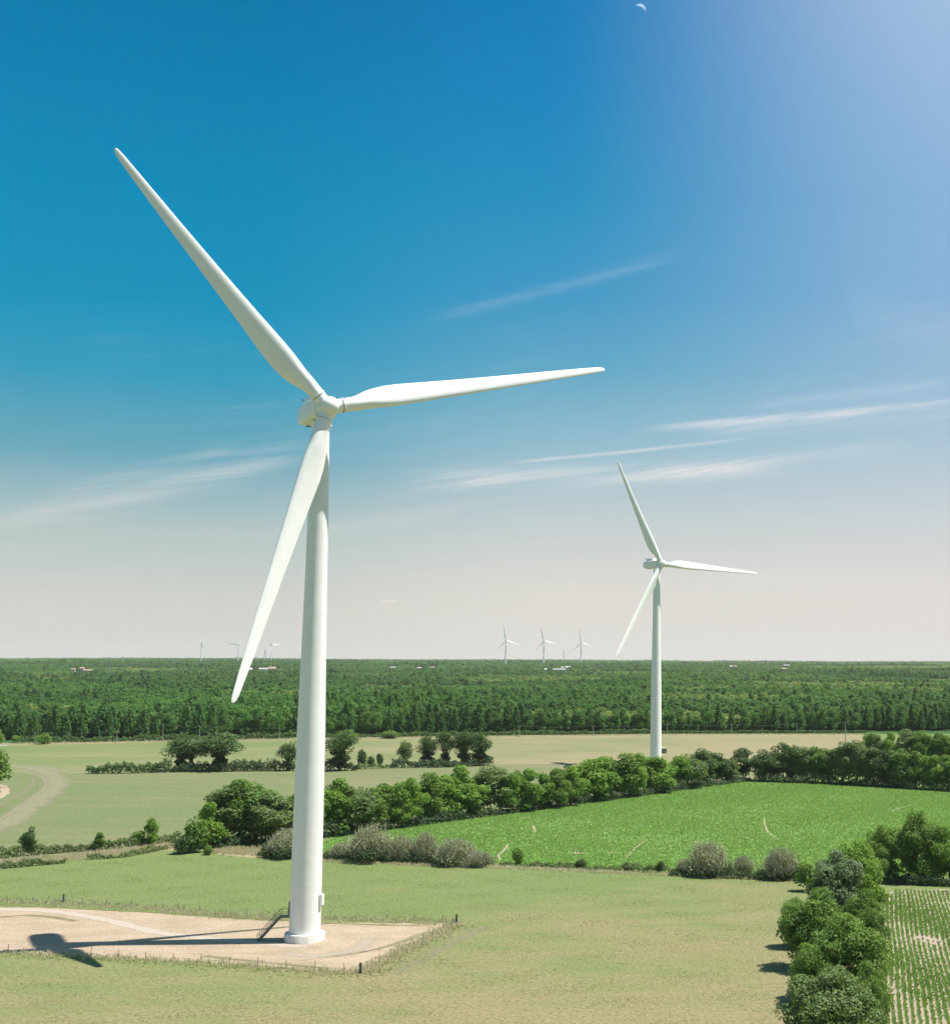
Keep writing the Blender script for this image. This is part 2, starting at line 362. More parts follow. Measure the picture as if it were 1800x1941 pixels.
M['pad'] = field('stony_pad', ((.395, .305, .225), (.30, .24, .16), (.215, .20, .11)), .13, .36, 3.0, (.30, 1.3), rot=.12, bump=1.0, finefac=.34, bias=(0, 0, .04))
M['verge'] = field('dry_verge', ((0.306, 0.248, 0.158), (0.225, 0.203, 0.104), (0.153, 0.162, 0.063)), .15, .5, 2.5, bump=.8, finefac=.4)

# whole farmland in front of the wood is grass; the other fields lie on it
farm = [(-900, -60), (900, -60), (900, 800), (262, 800)]
farm_px = [(1800, 1391.5), (1630, 1391.5), (1250, 1392.5), (900, 1396), (560, 1400), (320, 1404), (0, 1410)]
sheet('grass_field', [(-900, 60), (900, 60), (900, 800)] + [tuple(G(*p))[:2] for p in farm_px] + [(-900, 620)], M['meadow'], .006, False)
stub = [(-300, 1412), (0, 1411), (560, 1401), (930, 1397), (1640, 1392.5), (1640, 1455), (1430, 1476), (1200, 1508), (1000, 1538), (780, 1568), (560, 1592), (330, 1602), (0, 1632), (-300, 1660)]
sheet('stubble_field', stub, M['stubble'], .010)
sheet('stubble_field', [(620, 1462), (930, 1450), (1180, 1446), (1180, 1500), (1640, 1452), (1640, 1393), (900, 1397), (600, 1401)][:0] or
      [(-300, 1462), (120, 1467), (560, 1465), (930, 1450), (1000, 1449), (1640, 1450), (1640, 1393.5), (1250, 1394), (900, 1398), (560, 1402), (320, 1406), (-300, 1413)], M['pasture'], .014)
sheet('crop_field', [(590, 1606), (640, 1586), (780, 1566), (900, 1550), (1050, 1531), (1200, 1509), (1340, 1488), (1400, 1479), (1440, 1478), (1560, 1481), (1800, 1496), (2150, 1518), (2150, 1664),
                     (1800, 1662), (1640, 1668), (1520, 1666), (1300, 1653), (1100, 1646), (950, 1637), (800, 1632), (640, 1630), (590, 1625)], M['crop'], .014, True, .7)
sheet('soil_field', [(1690, 1688), (1800, 1686), (2150, 1684), (2150, 2120), (1640, 2120), (1640, 1941), (1650, 1800), (1655, 1745)], M['soil'], .012, True, .5)
sheet('verge', [(0, 1640), (330, 1598), (330, 1612), (160, 1627), (0, 1645), (-200, 1668), (-200, 1662)], M['verge'], .014)
sheet('verge', [(400, 1606), (495, 1612), (520, 1622), (480, 1627), (410, 1620)], M['verge'], .014)
for pts in ([(0, 1413.5), (320, 1407), (560, 1403), (900, 1399), (1250, 1395), (1640, 1394), (1640, 1391), (1250, 1391.5), (900, 1395), (560, 1399), (320, 1403), (0, 1409)],):
    sheet('verge', pts, M['verge'], .018)
sheet('gravel_pad', [(-300, 1722), (0, 1720), (120, 1722), (300, 1732), (450, 1744), (640, 1749), (850, 1752), (875, 1754), (800, 1787), (700, 1842), (683, 1847), (560, 1836), (440, 1828), (170, 1812), (0, 1806), (-300, 1800)], M['pad'], .012, True, .45)
M['track'] = ribbon_mat('track_gravel', (0.404, 0.344, 0.275), .9, .3, .7)
M['worn'] = ribbon_mat('worn_grass', (.275, .258, .165), .6, .5, .12)
M['worn2'] = ribbon_mat('faint_wheel_mark', (.255, .240, .145), .45, .5, .2)
M['bare'] = ribbon_mat('bare_soil', (0.327, 0.267, 0.189), .95, .3, .9)
M['bare2'] = ribbon_mat('pale_wheel_mark', (.30, .275, .18), .5, .5, .4)
M['rough2'] = ribbon_mat('darker_grass', (.115, .150, .052), .26, .5, .12)
M['worn3'] = ribbon_mat('fine_gravel', (.40, .345, .27), .6, .5, .5)
M['rough'] = ribbon_mat('rough_green', (0.172, 0.181, 0.077), .55, .5, .3)
ribbon('track', [(-200, 1722), (0, 1724), (100, 1728), (200, 1744), (300, 1768), (420, 1782), (520, 1790), (640, 1800)], 3.6, M['track'], .020)
for k_ in range(5):
    ribbon('track', [(560 + k_ * 30, 1822 - k_ * 4), (690 + k_ * 16, 1806 - k_ * 4), (800 + k_ * 8, 1768 - k_ * 2)], .7, M['worn2'], .022 + k_ * .002)
ribbon('track', [(530, 1806), (600, 1812), (680, 1798), (700, 1775)], 5.0, M['worn3'], .020)
ribbon('track', [(-60, 1712), (120, 1722), (300, 1731), (640, 1751), (850, 1756)], 2.2, M['rough'], .020)
ribbon('track', [(-60, 1744), (60, 1736), (150, 1748)], 3, M['rough'], .022)
ribbon('track', [(380, 1812), (470, 1822), (640, 1838)], 2.4, M['rough'], .020)
ribbon('track', [(715, 1848), (780, 1818), (850, 1783), (905, 1755)], 1.0, M['worn2'], .018)
ribbon('track', [(735, 1852), (800, 1820), (880, 1778), (930, 1752)], 3.4, M['worn2'], .016)
ribbon('track', [(-40, 1600), (60, 1528), (108, 1490), (100, 1470), (60, 1456), (-40, 1446)], 17, M['worn'], .020)
ribbon('track', [(-40, 1580), (50, 1520), (85, 1492), (80, 1474), (40, 1462)], 3.0, M['bare2'], .024)
ribbon('track', [(-60, 1560), (20, 1515), (60, 1490), (62, 1472)], 5, M['worn2'], .022)
ribbon('track', [(20, 1452), (70, 1452), (120, 1462), (170, 1467)], 7, M['worn'], .022)
for a, b in (((180, 1515), (480, 1511)), ((120, 1532), (330, 1528)), ((200, 1553), (380, 1545)), ((190, 1590), (350, 1578)), ((230, 1495), (560, 1489)), ((640, 1479), (900, 1464)), ((160, 1425), (330, 1430)), ((960, 1412), (1100, 1410)), ((1130, 1406), (1420, 1405)), ((620, 1418), (1000, 1408))):
    ribbon('track', [a, ((a[0] + b[0]) / 2, (a[1] + b[1]) / 2 + 1), b], 2.6, M['worn2'], .026)
BARE = []
for pts, w_ in (([(1449, 1550), (1448, 1560), (1455, 1578), (1470, 1588)], .8), ([(965, 1600), (955, 1612), (945, 1622), (948, 1632)], 1.0), ([(1225, 1592), (1205, 1607), (1185, 1628)], .7),
                ([(1310, 1596), (1350, 1598), (1375, 1597)], 1.5), ([(1085, 1617), (1110, 1618)], 3), ([(1150, 1617), (1172, 1618)], 2), ([(1680, 1540), (1740, 1522)], .8), ([(1232, 1514), (1245, 1513)], 1.5), ([(985, 1552), (1002, 1550)], 1.5), ([(1010, 1565), (1014, 1578)], .8), ([(1380, 1566), (1395, 1564)], 1.3)):
    BARE.append(([tuple(G(*q))[:2] for q in pts], w_))
    ribbon('path', pts if len(pts) > 2 else [pts[0], ((pts[0][0] + pts[1][0]) / 2, (pts[0][1] + pts[1][1]) / 2), pts[1]], w_, M['bare'], .020)
ribbon('path', [(1645, 1712), (1668, 1722), (1664, 1742), (1648, 1760)], 3.0, M['bare'], .020)
ribbon('path', [(-20, 1488), (4, 1490), (8, 1505), (-20, 1520)], 4.0, M['bare'], .020)
M['asphalt'] = plain('pale_road', (.34, .33, .31), .9, .08, .3)
sheet('road', [(-300, 1420), (-60, 1413.4), (8, 1411.6), (16, 1413.0), (-60, 1416.5), (-300, 1425)], M['asphalt'], .022)

# ------------------------------------------------------------------ plants
def leafset(rng, P, N, size, tone, aspect=.62):
    """a bent diamond leaf clump at every point P facing roughly N"""
    n = len(P); u = np.cross(N, rng.normal(size=(n, 3))); u /= np.linalg.norm(u, axis=1, keepdims=True) + 1e-9
    v = np.cross(N, u); s = size * rng.uniform(.6, 1.35, (n, 1)); k = N * s * .22
    vs = np.stack([P - u * s, P - v * s * aspect + k, P + u * s, P + v * s * aspect + k], 1).reshape(-1, 3)
    return vs, np.arange(4 * n).reshape(n, 4), np.repeat(tone, 4)
def crown_arrays(rng, H, Wd, z0, ncl, nleaf, size, squash=1.0, top=.5, csize=.2, flat=0.0):
    # a crown is a handful of lobes of different size and height, each covered with leaf clumps
    nl_ = int(rng.integers(6, 10)) if ncl > 24 else 5; hz = H - z0; u = (np.arange(nl_) + rng.uniform(.1, .9, nl_)) / nl_
    prof = np.clip(1.0 - 1.1 * np.abs(u - (.42 if top > 0 else .3)) ** 1.6, .45, 1); R_ = Wd * .5 * rng.uniform(.50, .74, nl_) * prof
    R_ = np.minimum(R_, hz * .42); ang = rng.uniform(0, 6.283) + np.arange(nl_) * 2.4 + rng.normal(size=nl_) * .4; off = (Wd * .5 * prof - R_) * rng.uniform(.5, 1.15, nl_)
    zc = z0 + R_ * .8 + u * np.maximum(hz - 1.7 * R_, 0); off[-1] *= .5; R_[-1] = max(R_[-1], min(Wd * .27, hz * .38)); zc[-1] = H - R_[-1] * .9; zc[-2] = min(zc[-2], H - R_[-2] * 1.15)
    LC = np.stack([np.cos(ang) * off, np.sin(ang) * off, zc], -1); li = rng.choice(nl_, ncl, p=R_ ** 2 / (R_ ** 2).sum())
    d0 = rng.normal(size=(ncl, 3)); d0 /= np.linalg.norm(d0, axis=1, keepdims=True); cr = Wd * csize
    cen = LC[li] + d0 * (np.maximum(R_[li] - cr * .75, cr * .2) * rng.uniform(.55, 1.1, ncl))[:, None]
    rad = cr * rng.uniform(.5, 1.3, ncl)
    w = rad ** 2; pick = rng.choice(ncl, nleaf, p=w / w.sum())
    d = rng.normal(size=(nleaf, 3)); d[:, 2] += .25; d /= np.linalg.norm(d, axis=1, keepdims=True)
    P = cen[pick] + d * (rad[pick] * rng.uniform(.72, 1.08, nleaf))[:, None] * ARR([1, 1, .82])
    N = d * .9 + rng.normal(size=(nleaf, 3)) * .55 + ARR([0, 0, .25]); N /= np.linalg.norm(N, axis=1, keepdims=True)
    ct = rng.uniform(0, 1, ncl); tone = np.clip(ct[pick] * .65 + rng.uniform(0, .35, nleaf), 0, 1)
    keep = P[:, 2] > .05
    return P[keep], N[keep], tone[keep], cen
def leaf_mesh(name, rng, P, N, tone, size, mat):
    v, f, t = leafset(rng, P, N, size, tone); return np_mesh(name, v, f, mat, False, t)
def trunk_mesh(name, rng, H, z0, cen, r0, multi=1, mat=None, nl=7):
    b = MB()
    for m_ in range(multi):
        off = Vector((rng.uniform(-1, 1), rng.uniform(-1, 1), 0)) * (0 if multi == 1 else r0 * 5)
        lean = Vector((rng.normal() * .06, rng.normal() * .06, 1)); top = off + lean * (z0 + (H - z0) * .55)
        pts = [off + Vector((0, 0, -.2)), off + lean * (z0 * .5) + Vector((rng.normal() * .15, rng.normal() * .15, 0)), off + lean * (z0 + .1 * H), top]
        b.tube(pts, [r0 * 1.25, r0 * .9, r0 * .65, r0 * .2], 7)
        for i in rng.choice(len(cen), min(nl, len(cen)), replace=False):
            s = rng.uniform(.35, .95); st = pts[1].lerp(pts[3], s); e = Vector(cen[i]); mid = st.lerp(e, .5) + Vector((0, 0, -.06 * H * rng.uniform(0, 1)))
            b.tube([st, mid, e], [r0 * .42, r0 * .26, r0 * .08], 5)
    return b.mesh(name, mat or M['bark'], True)
TREES = {}
def variants(key, n, seed, H, Wd, z0f, ncl, nleaf, size, mat, top=.5, csize=.2, r0=.28, multi=1, hj=.1):
    out = []
    for i in range(n):
        rng = np.random.default_rng(seed + i); h = H * rng.uniform(1 - hj, 1 + hj) if hj else H
        P, N, t, cen = crown_arrays(rng, h, Wd, h * z0f, ncl, nleaf, size, top=top, csize=csize)
        tr = trunk_mesh('trunk', rng, h, max(h * z0f, .3), cen, r0, multi)
        out.append((leaf_mesh('crown', rng, P, N, t, size, M[mat]), tr, h, Wd))
    TREES[key] = out
for mk in ('mid', 'bright', 'olive', 'dark'):
    variants('row_' + mk, 4, {'mid': 10, 'bright': 20, 'olive': 30, 'dark': 40}[mk], 12, 8.6, .05, 66, 7200, .235, 'leaf_' + mk, top=.35, multi=2, r0=.17, csize=.145, hj=.12)
variants('near_mid', 2, 60, 11, 12, .04, 120, 26000, .175, 'leaf_mid', top=.3, csize=.11, r0=.3)
variants('near_dark', 2, 65, 11, 12, .04, 110, 24000, .18, 'leaf_dark', top=.3, csize=.11, r0=.3)
variants('near_bright', 2, 70, 11, 11, .05, 100, 22000, .175, 'leaf_bright', top=.3, csize=.12, r0=.3)
variants('near_silver', 1, 75, 10.5, 10.5, .04, 120, 22000, .18, 'leaf_silver', top=.3, csize=.10, r0=.3)
variants('near_olive', 1, 77, 10, 12, .04, 120, 25000, .175, 'leaf_olive', top=.3, csize=.11, r0=.3)
variants('bush_mid', 3, 80, 4, 5, .0, 22, 1500, .22, 'leaf_mid', top=0, csize=.22, r0=.1)
variants('bush_dark', 3, 85, 4, 5, .0, 22, 1500, .22, 'leaf_dark', top=0, csize=.22, r0=.1)
variants('bush_bright', 2, 90, 4, 5, .0, 22, 1500, .22, 'leaf_bright', top=0, csize=.22, r0=.1)
variants('edge_wood', 5, 100, 17, 12, .04, 34, 2000, .5, 'wood', top=.4, csize=.19, r0=.25)
variants('edge_light', 2, 110, 15, 9, .1, 24, 1100, .6, 'woodlight', top=.4, csize=.19, r0=.22)
# pines: tapering whorls of upward-swept branches
def pine_arrays(rng, H, Wd, n, size, prof=.75):
    P = []; N = []; T = []
    lev = 13
    for k in range(lev):
        z = H * (.14 + .84 * k / lev); rr = Wd / 2 * (1 - (k / lev)) ** prof * (.85 if k < 2 else 1)
        nb = max(4, int(8 - k * .25)); a0 = rng.uniform(0, 6.28)
        for b in range(nb):
            a = a0 + b * 6.283 / nb + rng.normal() * .2; m = max(3, int(n / lev / nb * (1.5 - k / lev))); tt = rng.uniform(.15, 1, m) ** .7
            rl = rr * rng.uniform(.75, 1.1); p = np.stack([np.cos(a) * tt * rl, np.sin(a) * tt * rl, z - .10 * rl + tt ** 2 * rl * .30 + rng.normal(size=m) * .15], -1) + rng.normal(size=(m, 3)) * .22
            P.append(p); N.append(np.tile([np.cos(a) * .5, np.sin(a) * .5, .7], (m, 1)) + rng.normal(size=(m, 3)) * .5); T.append(np.clip(tt * .6 + rng.uniform(0, .4, m), 0, 1))
    P, N, T = np.concatenate(P), np.concatenate(N), np.concatenate(T); N /= np.linalg.norm(N, axis=1, keepdims=True)
    return P, N, T
def pines(key, n, seed, H, Wd, nl, size, mat='pine', prof=.62):
    out = []
    for i in range(n):
        rng = np.random.default_rng(seed + i); h = H * rng.uniform(.9, 1.1); P, N, t = pine_arrays(rng, h, Wd, nl, size, prof)
        b = MB(); b.tube([(0, 0, -.2), (0, 0, h * .5), (0, 0, h * .97)], [.22, .14, .03], 6)
        out.append((leaf_mesh('crown', rng, P, N, t, size, M[mat]), b.mesh('trunk', M['bark'], True), h, Wd))
    TREES[key] = out
pines('edge_pine', 5, 120, 17.0, 7.8, 1500, .52)

R = random.Random(5)
def ordinal(i): return ['first', 'second', 'third', 'fourth', 'fifth', 'sixth', 'seventh', 'eighth', 'ninth', 'tenth', 'eleventh', 'twelfth', 'thirteenth', 'fourteenth', 'fifteenth', 'sixteenth', 'seventeenth',
                        'eighteenth', 'nineteenth', 'twentieth', 'twenty-first', 'twenty-second', 'twenty-third', 'twenty-fourth', 'twenty-fifth', 'twenty-sixth', 'twenty-seventh', 'twenty-eighth', 'twenty-ninth', 'thirtieth',
                        'thirty-first', 'thirty-second', 'thirty-third', 'thirty-fourth', 'thirty-fifth', 'thirty-sixth', 'thirty-seventh', 'thirty-eighth', 'thirty-ninth', 'fortieth', 'forty-first', 'forty-second', 'forty-third', 'forty-fourth', 'forty-fifth', 'forty-sixth'][i]
def plant(key, px, base, h_px, w_px, name='tree', label=None, group=None, cat='tree', var=None, parent_name=None):
    """stand a copy of a plant on the ground seen at (px, base); h_px and w_px are its size in photo pixels"""
    p = G(px, base); sc = scale_at(p); vs = TREES[key]; cm, tm, h, wd = vs[R.randrange(len(vs)) if var is None else var % len(vs)]
    e = empty(name, p, R.uniform(0, 6.283), (w_px / sc / wd, w_px / sc / wd, h_px / sc / h))
    obj('crown' if cat == 'tree' else 'foliage', cm, e); obj('trunk' if cat == 'tree' else 'stems', tm, e)
    tag(e, label, cat, group); return e

# --- long row of trees above the bright crop
def lerp_tab(tab, x):
    return float(np.interp(x, [t[0] for t in tab], [t[1] for t in tab]))
BASE = [(395, 1606), (560, 1592), (640, 1583), (780, 1564), (900, 1548), (1050, 1530), (1200, 1508), (1340, 1487), (1420, 1478)]
TOP = [(395, 1515), (440, 1488), (500, 1482), (560, 1500), (640, 1487), (700, 1484), (735, 1492), (790, 1467), (850, 1462), (910, 1468), (960, 1454), (1010, 1452), (1045, 1462), (1090, 1442), (1150, 1430), (1200, 1432), (1250, 1438), (1300, 1430), (1350, 1424), (1400, 1424)]
x = 398.0; i = 0; MIXR = ['olive', 'mid', 'bright', 'mid', 'mid', 'bright', 'bright', 'olive', 'bright', 'mid', 'olive', 'bright', 'mid']
while x < 1412:
    b = lerp_tab(BASE, x); tp = lerp_tab(TOP, x) + R.uniform(-9, 11); k = MIXR[R.randrange(len(MIXR))]
    if 455 < x < 560: k = 'olive' if x > 490 else 'mid'
    if x > 1320: k = R.choice(['mid', 'dark', 'olive'])
    hp = b - tp; wp = hp * R.uniform(.7, 1.3)
    plant('row_' + k, x, b + R.uniform(-3, 3), hp, wp, 'tree', f"{dict(olive='olive green', mid='mid green', bright='bright green', dark='dark green')[k]} tree, {ordinal(i)} from the left in the long row behind the bright crop", 'trees in the long row above the bright crop')
    x += (R.uniform(21, 31) if x < 1100 else R.uniform(18, 26)); i += 1
# second rank behind it, seen through the gaps
for n_, (x, b, tp, wd, k) in enumerate([(430, 1592, 1500, 66, 'mid'), (478, 1588, 1496, 64, 'mid'), (660, 1572, 1500, 60, 'mid'), (765, 1556, 1482, 60, 'mid'), (830, 1549, 1474, 56, 'bright'), (985, 1530, 1462, 50, 'mid'), (1120, 1514, 1440, 50, 'bright'), (1230, 1498, 1440, 44, 'mid')]):
    plant('row_' + k, x, b, b - tp, wd, 'tree', f"leafy tree half hidden behind the long row, {ordinal(n_)} of these from the left", 'trees half hidden behind the long row')
plant('bush_mid', 372, 1616, 64, 66, 'shrub', 'broad green shrub at the left end of the long tree row', None, 'shrub')
plant('bush_dark', 350, 1619, 38, 52, 'shrub', 'low dark shrub under the broad green shrub at the row end', None, 'shrub')
plant('bush_mid', 395, 1621, 18, 26, 'shrub', 'small shrub on the dry bank right of the dark shrub', None, 'shrub')

# --- row right of the gap, along the top of the crop
i = 0; x = 1445.0
while x < 1900:
    b = float(np.interp(x, [1430, 1560, 1800, 1900], [1480, 1484, 1499, 1506])); tp = float(np.interp(x, [1430, 1480, 1560, 1620, 1700, 1760, 1900], [1416, 1410, 1412, 1408, 1420, 1432, 1436])) + R.uniform(-4, 6)
    k = R.choice(['dark', 'olive', 'mid', 'olive']) if x < 1740 else 'bright'
    plant('row_' + k, x, b, b - tp, (b - tp) * R.uniform(.72, 1.05), 'tree', f"{dict(olive='olive green', mid='mid green', bright='bright green', dark='dark green')[k]} tree, {ordinal(i)} rightward from the field gate gap along the crop's far edge", 'trees along the far edge of the crop right of the gap')
    x += R.uniform(15, 23); i += 1
i = 0; x = 1648.0
while x < 1900:
    b = 1452 + (x - 1640) * .06; tp = 1390 + R.uniform(-7, 6); k = R.choice(['olive', 'mid', 'bright', 'olive'])
    plant('row_' + k, x, b, b - tp, (b - tp) * R.uniform(.72, 1.05), 'tree', f"{dict(olive='olive green', mid='mid green', bright='bright green')[k]} tree, {ordinal(i)} from the left in the copse at the pasture's right end", 'trees of the copse at the right end of the pasture')
    x += R.uniform(14, 21); i += 1

# --- trees with ivy-clad trunks along the hedge in the pale fields
ivy = []
for i_ in range(4):
    rng = np.random.default_rng(300 + i_); H = 20.
    P, N, t, cen = crown_arrays(rng, H, 20, H * .32, 40, 3600, .5, top=.45, csize=.15)
    P2, N2, t2, _ = crown_arrays(rng, H * .5, 6.0, 0, 22, 1500, .5, top=0, csize=.3)
    ivy.append((leaf_mesh('crown', rng, P, N, t, .42, M['leaf_dark']), leaf_mesh('ivy', rng, P2, N2, t2, .45, M['leaf_ivy']), trunk_mesh('trunk', rng, H, H * .4, cen, .45, 1, nl=10), H, 17.))
def ivy_tree(px, base, top_, wpx, label, iv=1.0, mat=None):
    p = G(px, base); sc = scale_at(p); cm, im, tm, h, wd = ivy[R.randrange(4)]
    wpx *= 1.28; e = empty('ivy_tree', p, R.uniform(0, 6.28), (wpx / sc / wd, wpx / sc / wd, (base - top_) / sc / h)); tag(e, label, 'tree', 'trees along the hedge between the pale fields')
    obj('crown', cm, e); obj('trunk', tm, e)
    o = obj('ivy', im, e); o.scale = (iv, iv, 1)
ivy_tree(342, 1461, 1392, 66, 'spreading dark tree with an ivy trunk, leftmost in the hedge between the pale fields')
ivy_tree(362, 1460, 1400, 46, 'dark tree overlapping the leftmost ivy tree on its right side', .6)
ivy_tree(416, 1461, 1381, 92, 'widest spreading dark tree in the hedge between the pale fields', .9)
ivy_tree(545, 1461, 1404, 42, 'small dark tree just left of the near tower in the pale field hedge', .9)
ivy_tree(642, 1461, 1386, 62, 'dark tree just right of the near tower with thick ivy', 1.5)
ivy_tree(809, 1452, 1390, 38, 'round dark tree on an ivy clump, left of the tall end pair', 1.9)
ivy_tree(843, 1452, 1386, 38, 'slender dark tree between the round ivy clump tree and the end pair', 1.1)
ivy_tree(879, 1452, 1383, 46, 'tall dark tree, left one of the pair ending the pale field hedge', 1.3)
ivy_tree(908, 1451, 1388, 46, 'bushy dark tree at the right end of the pale field hedge', 2.0)
plant('row_olive', 767, 1444, 41, 40, 'tree', 'small thin olive tree standing alone in the pale field hedge', None)
for j, (x, b, tp, w_) in enumerate([(686, 1453, 1420, 24), (703, 1453, 1433, 20), (718, 1452, 1427, 20)]):
    plant('bush_dark', x, b, b - tp, w_, 'shrub', ['tallest and leftmost of three small shrubs right of the near tower', 'lowest, middle one of three small shrubs right of the near tower', 'rightmost of three small shrubs right of the near tower'][j], 'small shrubs in the pale field hedge', 'shrub')
plant('bush_mid', -14, 1494, 82, 74, 'shrub', 'big rounded green shrub cut by the left edge of the picture', None, 'shrub')

# --- left hedge trees
plant('row_dark', 54, 1622, 56, 36, 'tree', 'small ragged tree in the left hedge, nearest the left edge', None)
plant('row_mid', 187, 1613, 37, 27, 'tree', 'smallest bushy tree in the left hedge', None)
plant('row_bright', 285, 1604, 55, 36, 'tree', 'taller bushy tree in the left hedge near the long tree row', None)
plant('bush_mid', 262, 1604, 30, 44, 'shrub', 'green shrub left of the taller bushy tree in the left hedge', None, 'shrub')

# --- right group
for x, b, tp, w_, k, lab in [(1672, 1668, 1568, 104, 'near_mid', 'leafy tree at the left of the group above the row crop'), (1738, 1672, 1541, 142, 'near_mid', 'tallest dome shaped tree of the group above the row crop'),
                             (1798, 1673, 1566, 110, 'near_bright', 'bright green tree cut by the right edge above the row crop'), (1862, 1672, 1560, 90, 'near_mid', 'leafy tree beyond the right edge above the row crop')]:
    plant(k, x, b, b - tp, w_, 'tree', lab, 'group of trees above the row crop')
# --- big trees at the lower right
for x, b, tp, w_, k, lab in [(1620, 1716, 1590, 134, 'near_bright', 'yellow green big tree behind the silvery one at lower right'), (1588, 1752, 1617, 150, 'near_silver', 'silvery grey green tree at lower right'),
                             (1556, 1836, 1690, 180, 'near_mid', 'broad green tree left of the crop rows, just below the silvery tree'), (1600, 1898, 1738, 200, 'near_mid', 'biggest green tree at lower right, beside the crop rows'),
                             (1512, 1796, 1700, 96, 'near_mid', 'green tree bulging over the meadow just below the silvery tree'), (1640, 1800, 1690, 110, 'near_mid', 'green tree squeezed between the broad green tree and the crop rows'), (1545, 1905, 1790, 130, 'near_mid', 'green tree at the meadow edge just above the bottom corner'), (1645, 1960, 1828, 110, 'near_mid', 'green tree leaning over the crop rows in the corner'), (1572, 2010, 1842, 250, 'near_olive', 'olive tree in the bottom right corner with shadow on the meadow'), (1600, 2260, 2070, 300, 'near_mid', 'green tree below the picture edge at lower right')]:
    plant(k, x, b, b - tp, w_, 'tree', lab, 'big trees in the boundary at lower right')
plant('bush_bright', 1664, 1712, 34, 42, 'shrub', 'light green shrub at the top corner of the row crop', None, 'shrub')
plant('bush_mid', 1645, 1775, 50, 60, 'shrub', 'green shrub between the silvery tree and the crop rows', None, 'shrub')
plant('bush_mid', 1650, 1905, 60, 46, 'shrub', 'leafy sapling leaning over the crop rows at lower right', None, 'shrub')
plant('bush_mid', 1530, 1690, 60, 60, 'shrub', 'dark green shrub at the meadow corner left of the silvery tree', None, 'shrub')

# --- bare grey shrubs along the near hedge
grey = []
for i_ in range(4):
    rng = np.random.default_rng(400 + i_); H, Wd = 6., 8.; n = 2600
    a = rng.uniform(0, 6.283, n); el = rng.uniform(.12, 1, n) ** .7 * 1.5; d = np.stack([np.cos(a) * np.cos(el), np.sin(a) * np.cos(el), np.sin(el)], -1)
    r1 = rng.uniform(.7, .97, n)[:, None]; r0_ = r1 * rng.uniform(.35, .85, n)[:, None]; sc3 = ARR([Wd / 2, Wd / 2, H]); j = rng.normal(size=(n, 3)) * .25
    org = rng.normal(size=(n, 3)) * ARR([.9, .9, 0]); A = org + d * sc3 * r0_ * .8 + j; B = d * sc3 * r1 + org * .5 + j * 1.6; side = np.cross(B - A, rng.normal(size=(n, 3))); side /= np.linalg.norm(side, axis=1, keepdims=True)
    v = np.stack([A - side * .035, A + side * .035, B + side * .012, B - side * .012], 1).reshape(-1, 3); v[:, 2] = np.maximum(v[:, 2], 0.02)
    tw = np_mesh('twigs', v, np.arange(4 * n).reshape(n, 4), M['twig'])
    nl = 3600; P, N, t, cen = crown_arrays(rng, H, Wd, 0, 30, nl, .2, top=0, csize=.2)
    lf = leaf_mesh('buds', rng, P, N, t, .15, M['leaf_grey'])
    st = trunk_mesh('stems', rng, H, .4, cen, .12, 3, nl=10)
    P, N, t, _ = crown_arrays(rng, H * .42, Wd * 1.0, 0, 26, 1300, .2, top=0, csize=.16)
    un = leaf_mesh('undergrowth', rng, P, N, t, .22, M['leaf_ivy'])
    grey.append((tw, lf, st, un, H, Wd))
for j, (x, b, tp, w_, lab) in enumerate([(700, 1632, 1564, 104, 'tallest bare grey shrub, right beside the near tower'), (760, 1634, 1584, 76, 'bare grey shrub just right of the tallest one'), (805, 1636, 1577, 60, 'narrow upright bare grey shrub in the middle of the clump'),
                                        (862, 1640, 1590, 96, 'wide low bare grey shrub at the right end of the clump'), (905, 1643, 1612, 66, 'low bare grey shrub trailing off beside the footpath'), (545, 1626, 1570, 88, 'bare grey shrub peeping out left of the near tower'),
                                        (648, 1630, 1596, 60, 'low scrubby bare shrub right at the tower edge'), (1340, 1661, 1597, 94, 'tall bare grey shrub under the bright crop, alone'), (1408, 1660, 1622, 50, 'small bare shrub between the two big grey ones at right'),
                                        (1480, 1667, 1606, 84, 'bare rounded grey shrub left of the lower right trees'), (1298, 1657, 1628, 44, 'small bare shrub at the left foot of the lone grey one')]):
    p = G(x, b); sc = scale_at(p); tw, lf, st, un, H, Wd = grey[j % 4]
    e = empty('bare_shrub', p, R.uniform(0, 6.28), (w_ / sc / Wd, w_ / sc / Wd, (b - tp) / sc / H)); tag(e, lab, 'shrub', 'bare grey shrubs along the near hedge')
    obj('twigs', tw, e); obj('buds', lf, e); obj('stems', st, e); obj('undergrowth', un, e)
for x, b, h, w_, k, lab in [(980, 1638, 32, 30, 'mid', 'small green bush beside the winding footpath'), (1101, 1648, 20, 30, 'dark', 'dark rounded bush in the near hedge, left of middle'), (1187, 1652, 18, 26, 'dark', 'low dark bush in the near hedge, right of the dark rounded one'), (1252, 1656, 26, 24, 'dark', 'upright dark bush left of the lone grey shrub'), (505, 1622, 26, 30, 'dark', 'low dark bush left of the near tower')]:
    plant('bush_' + k, x, b, h, w_, 'bush', lab, None, 'bush')

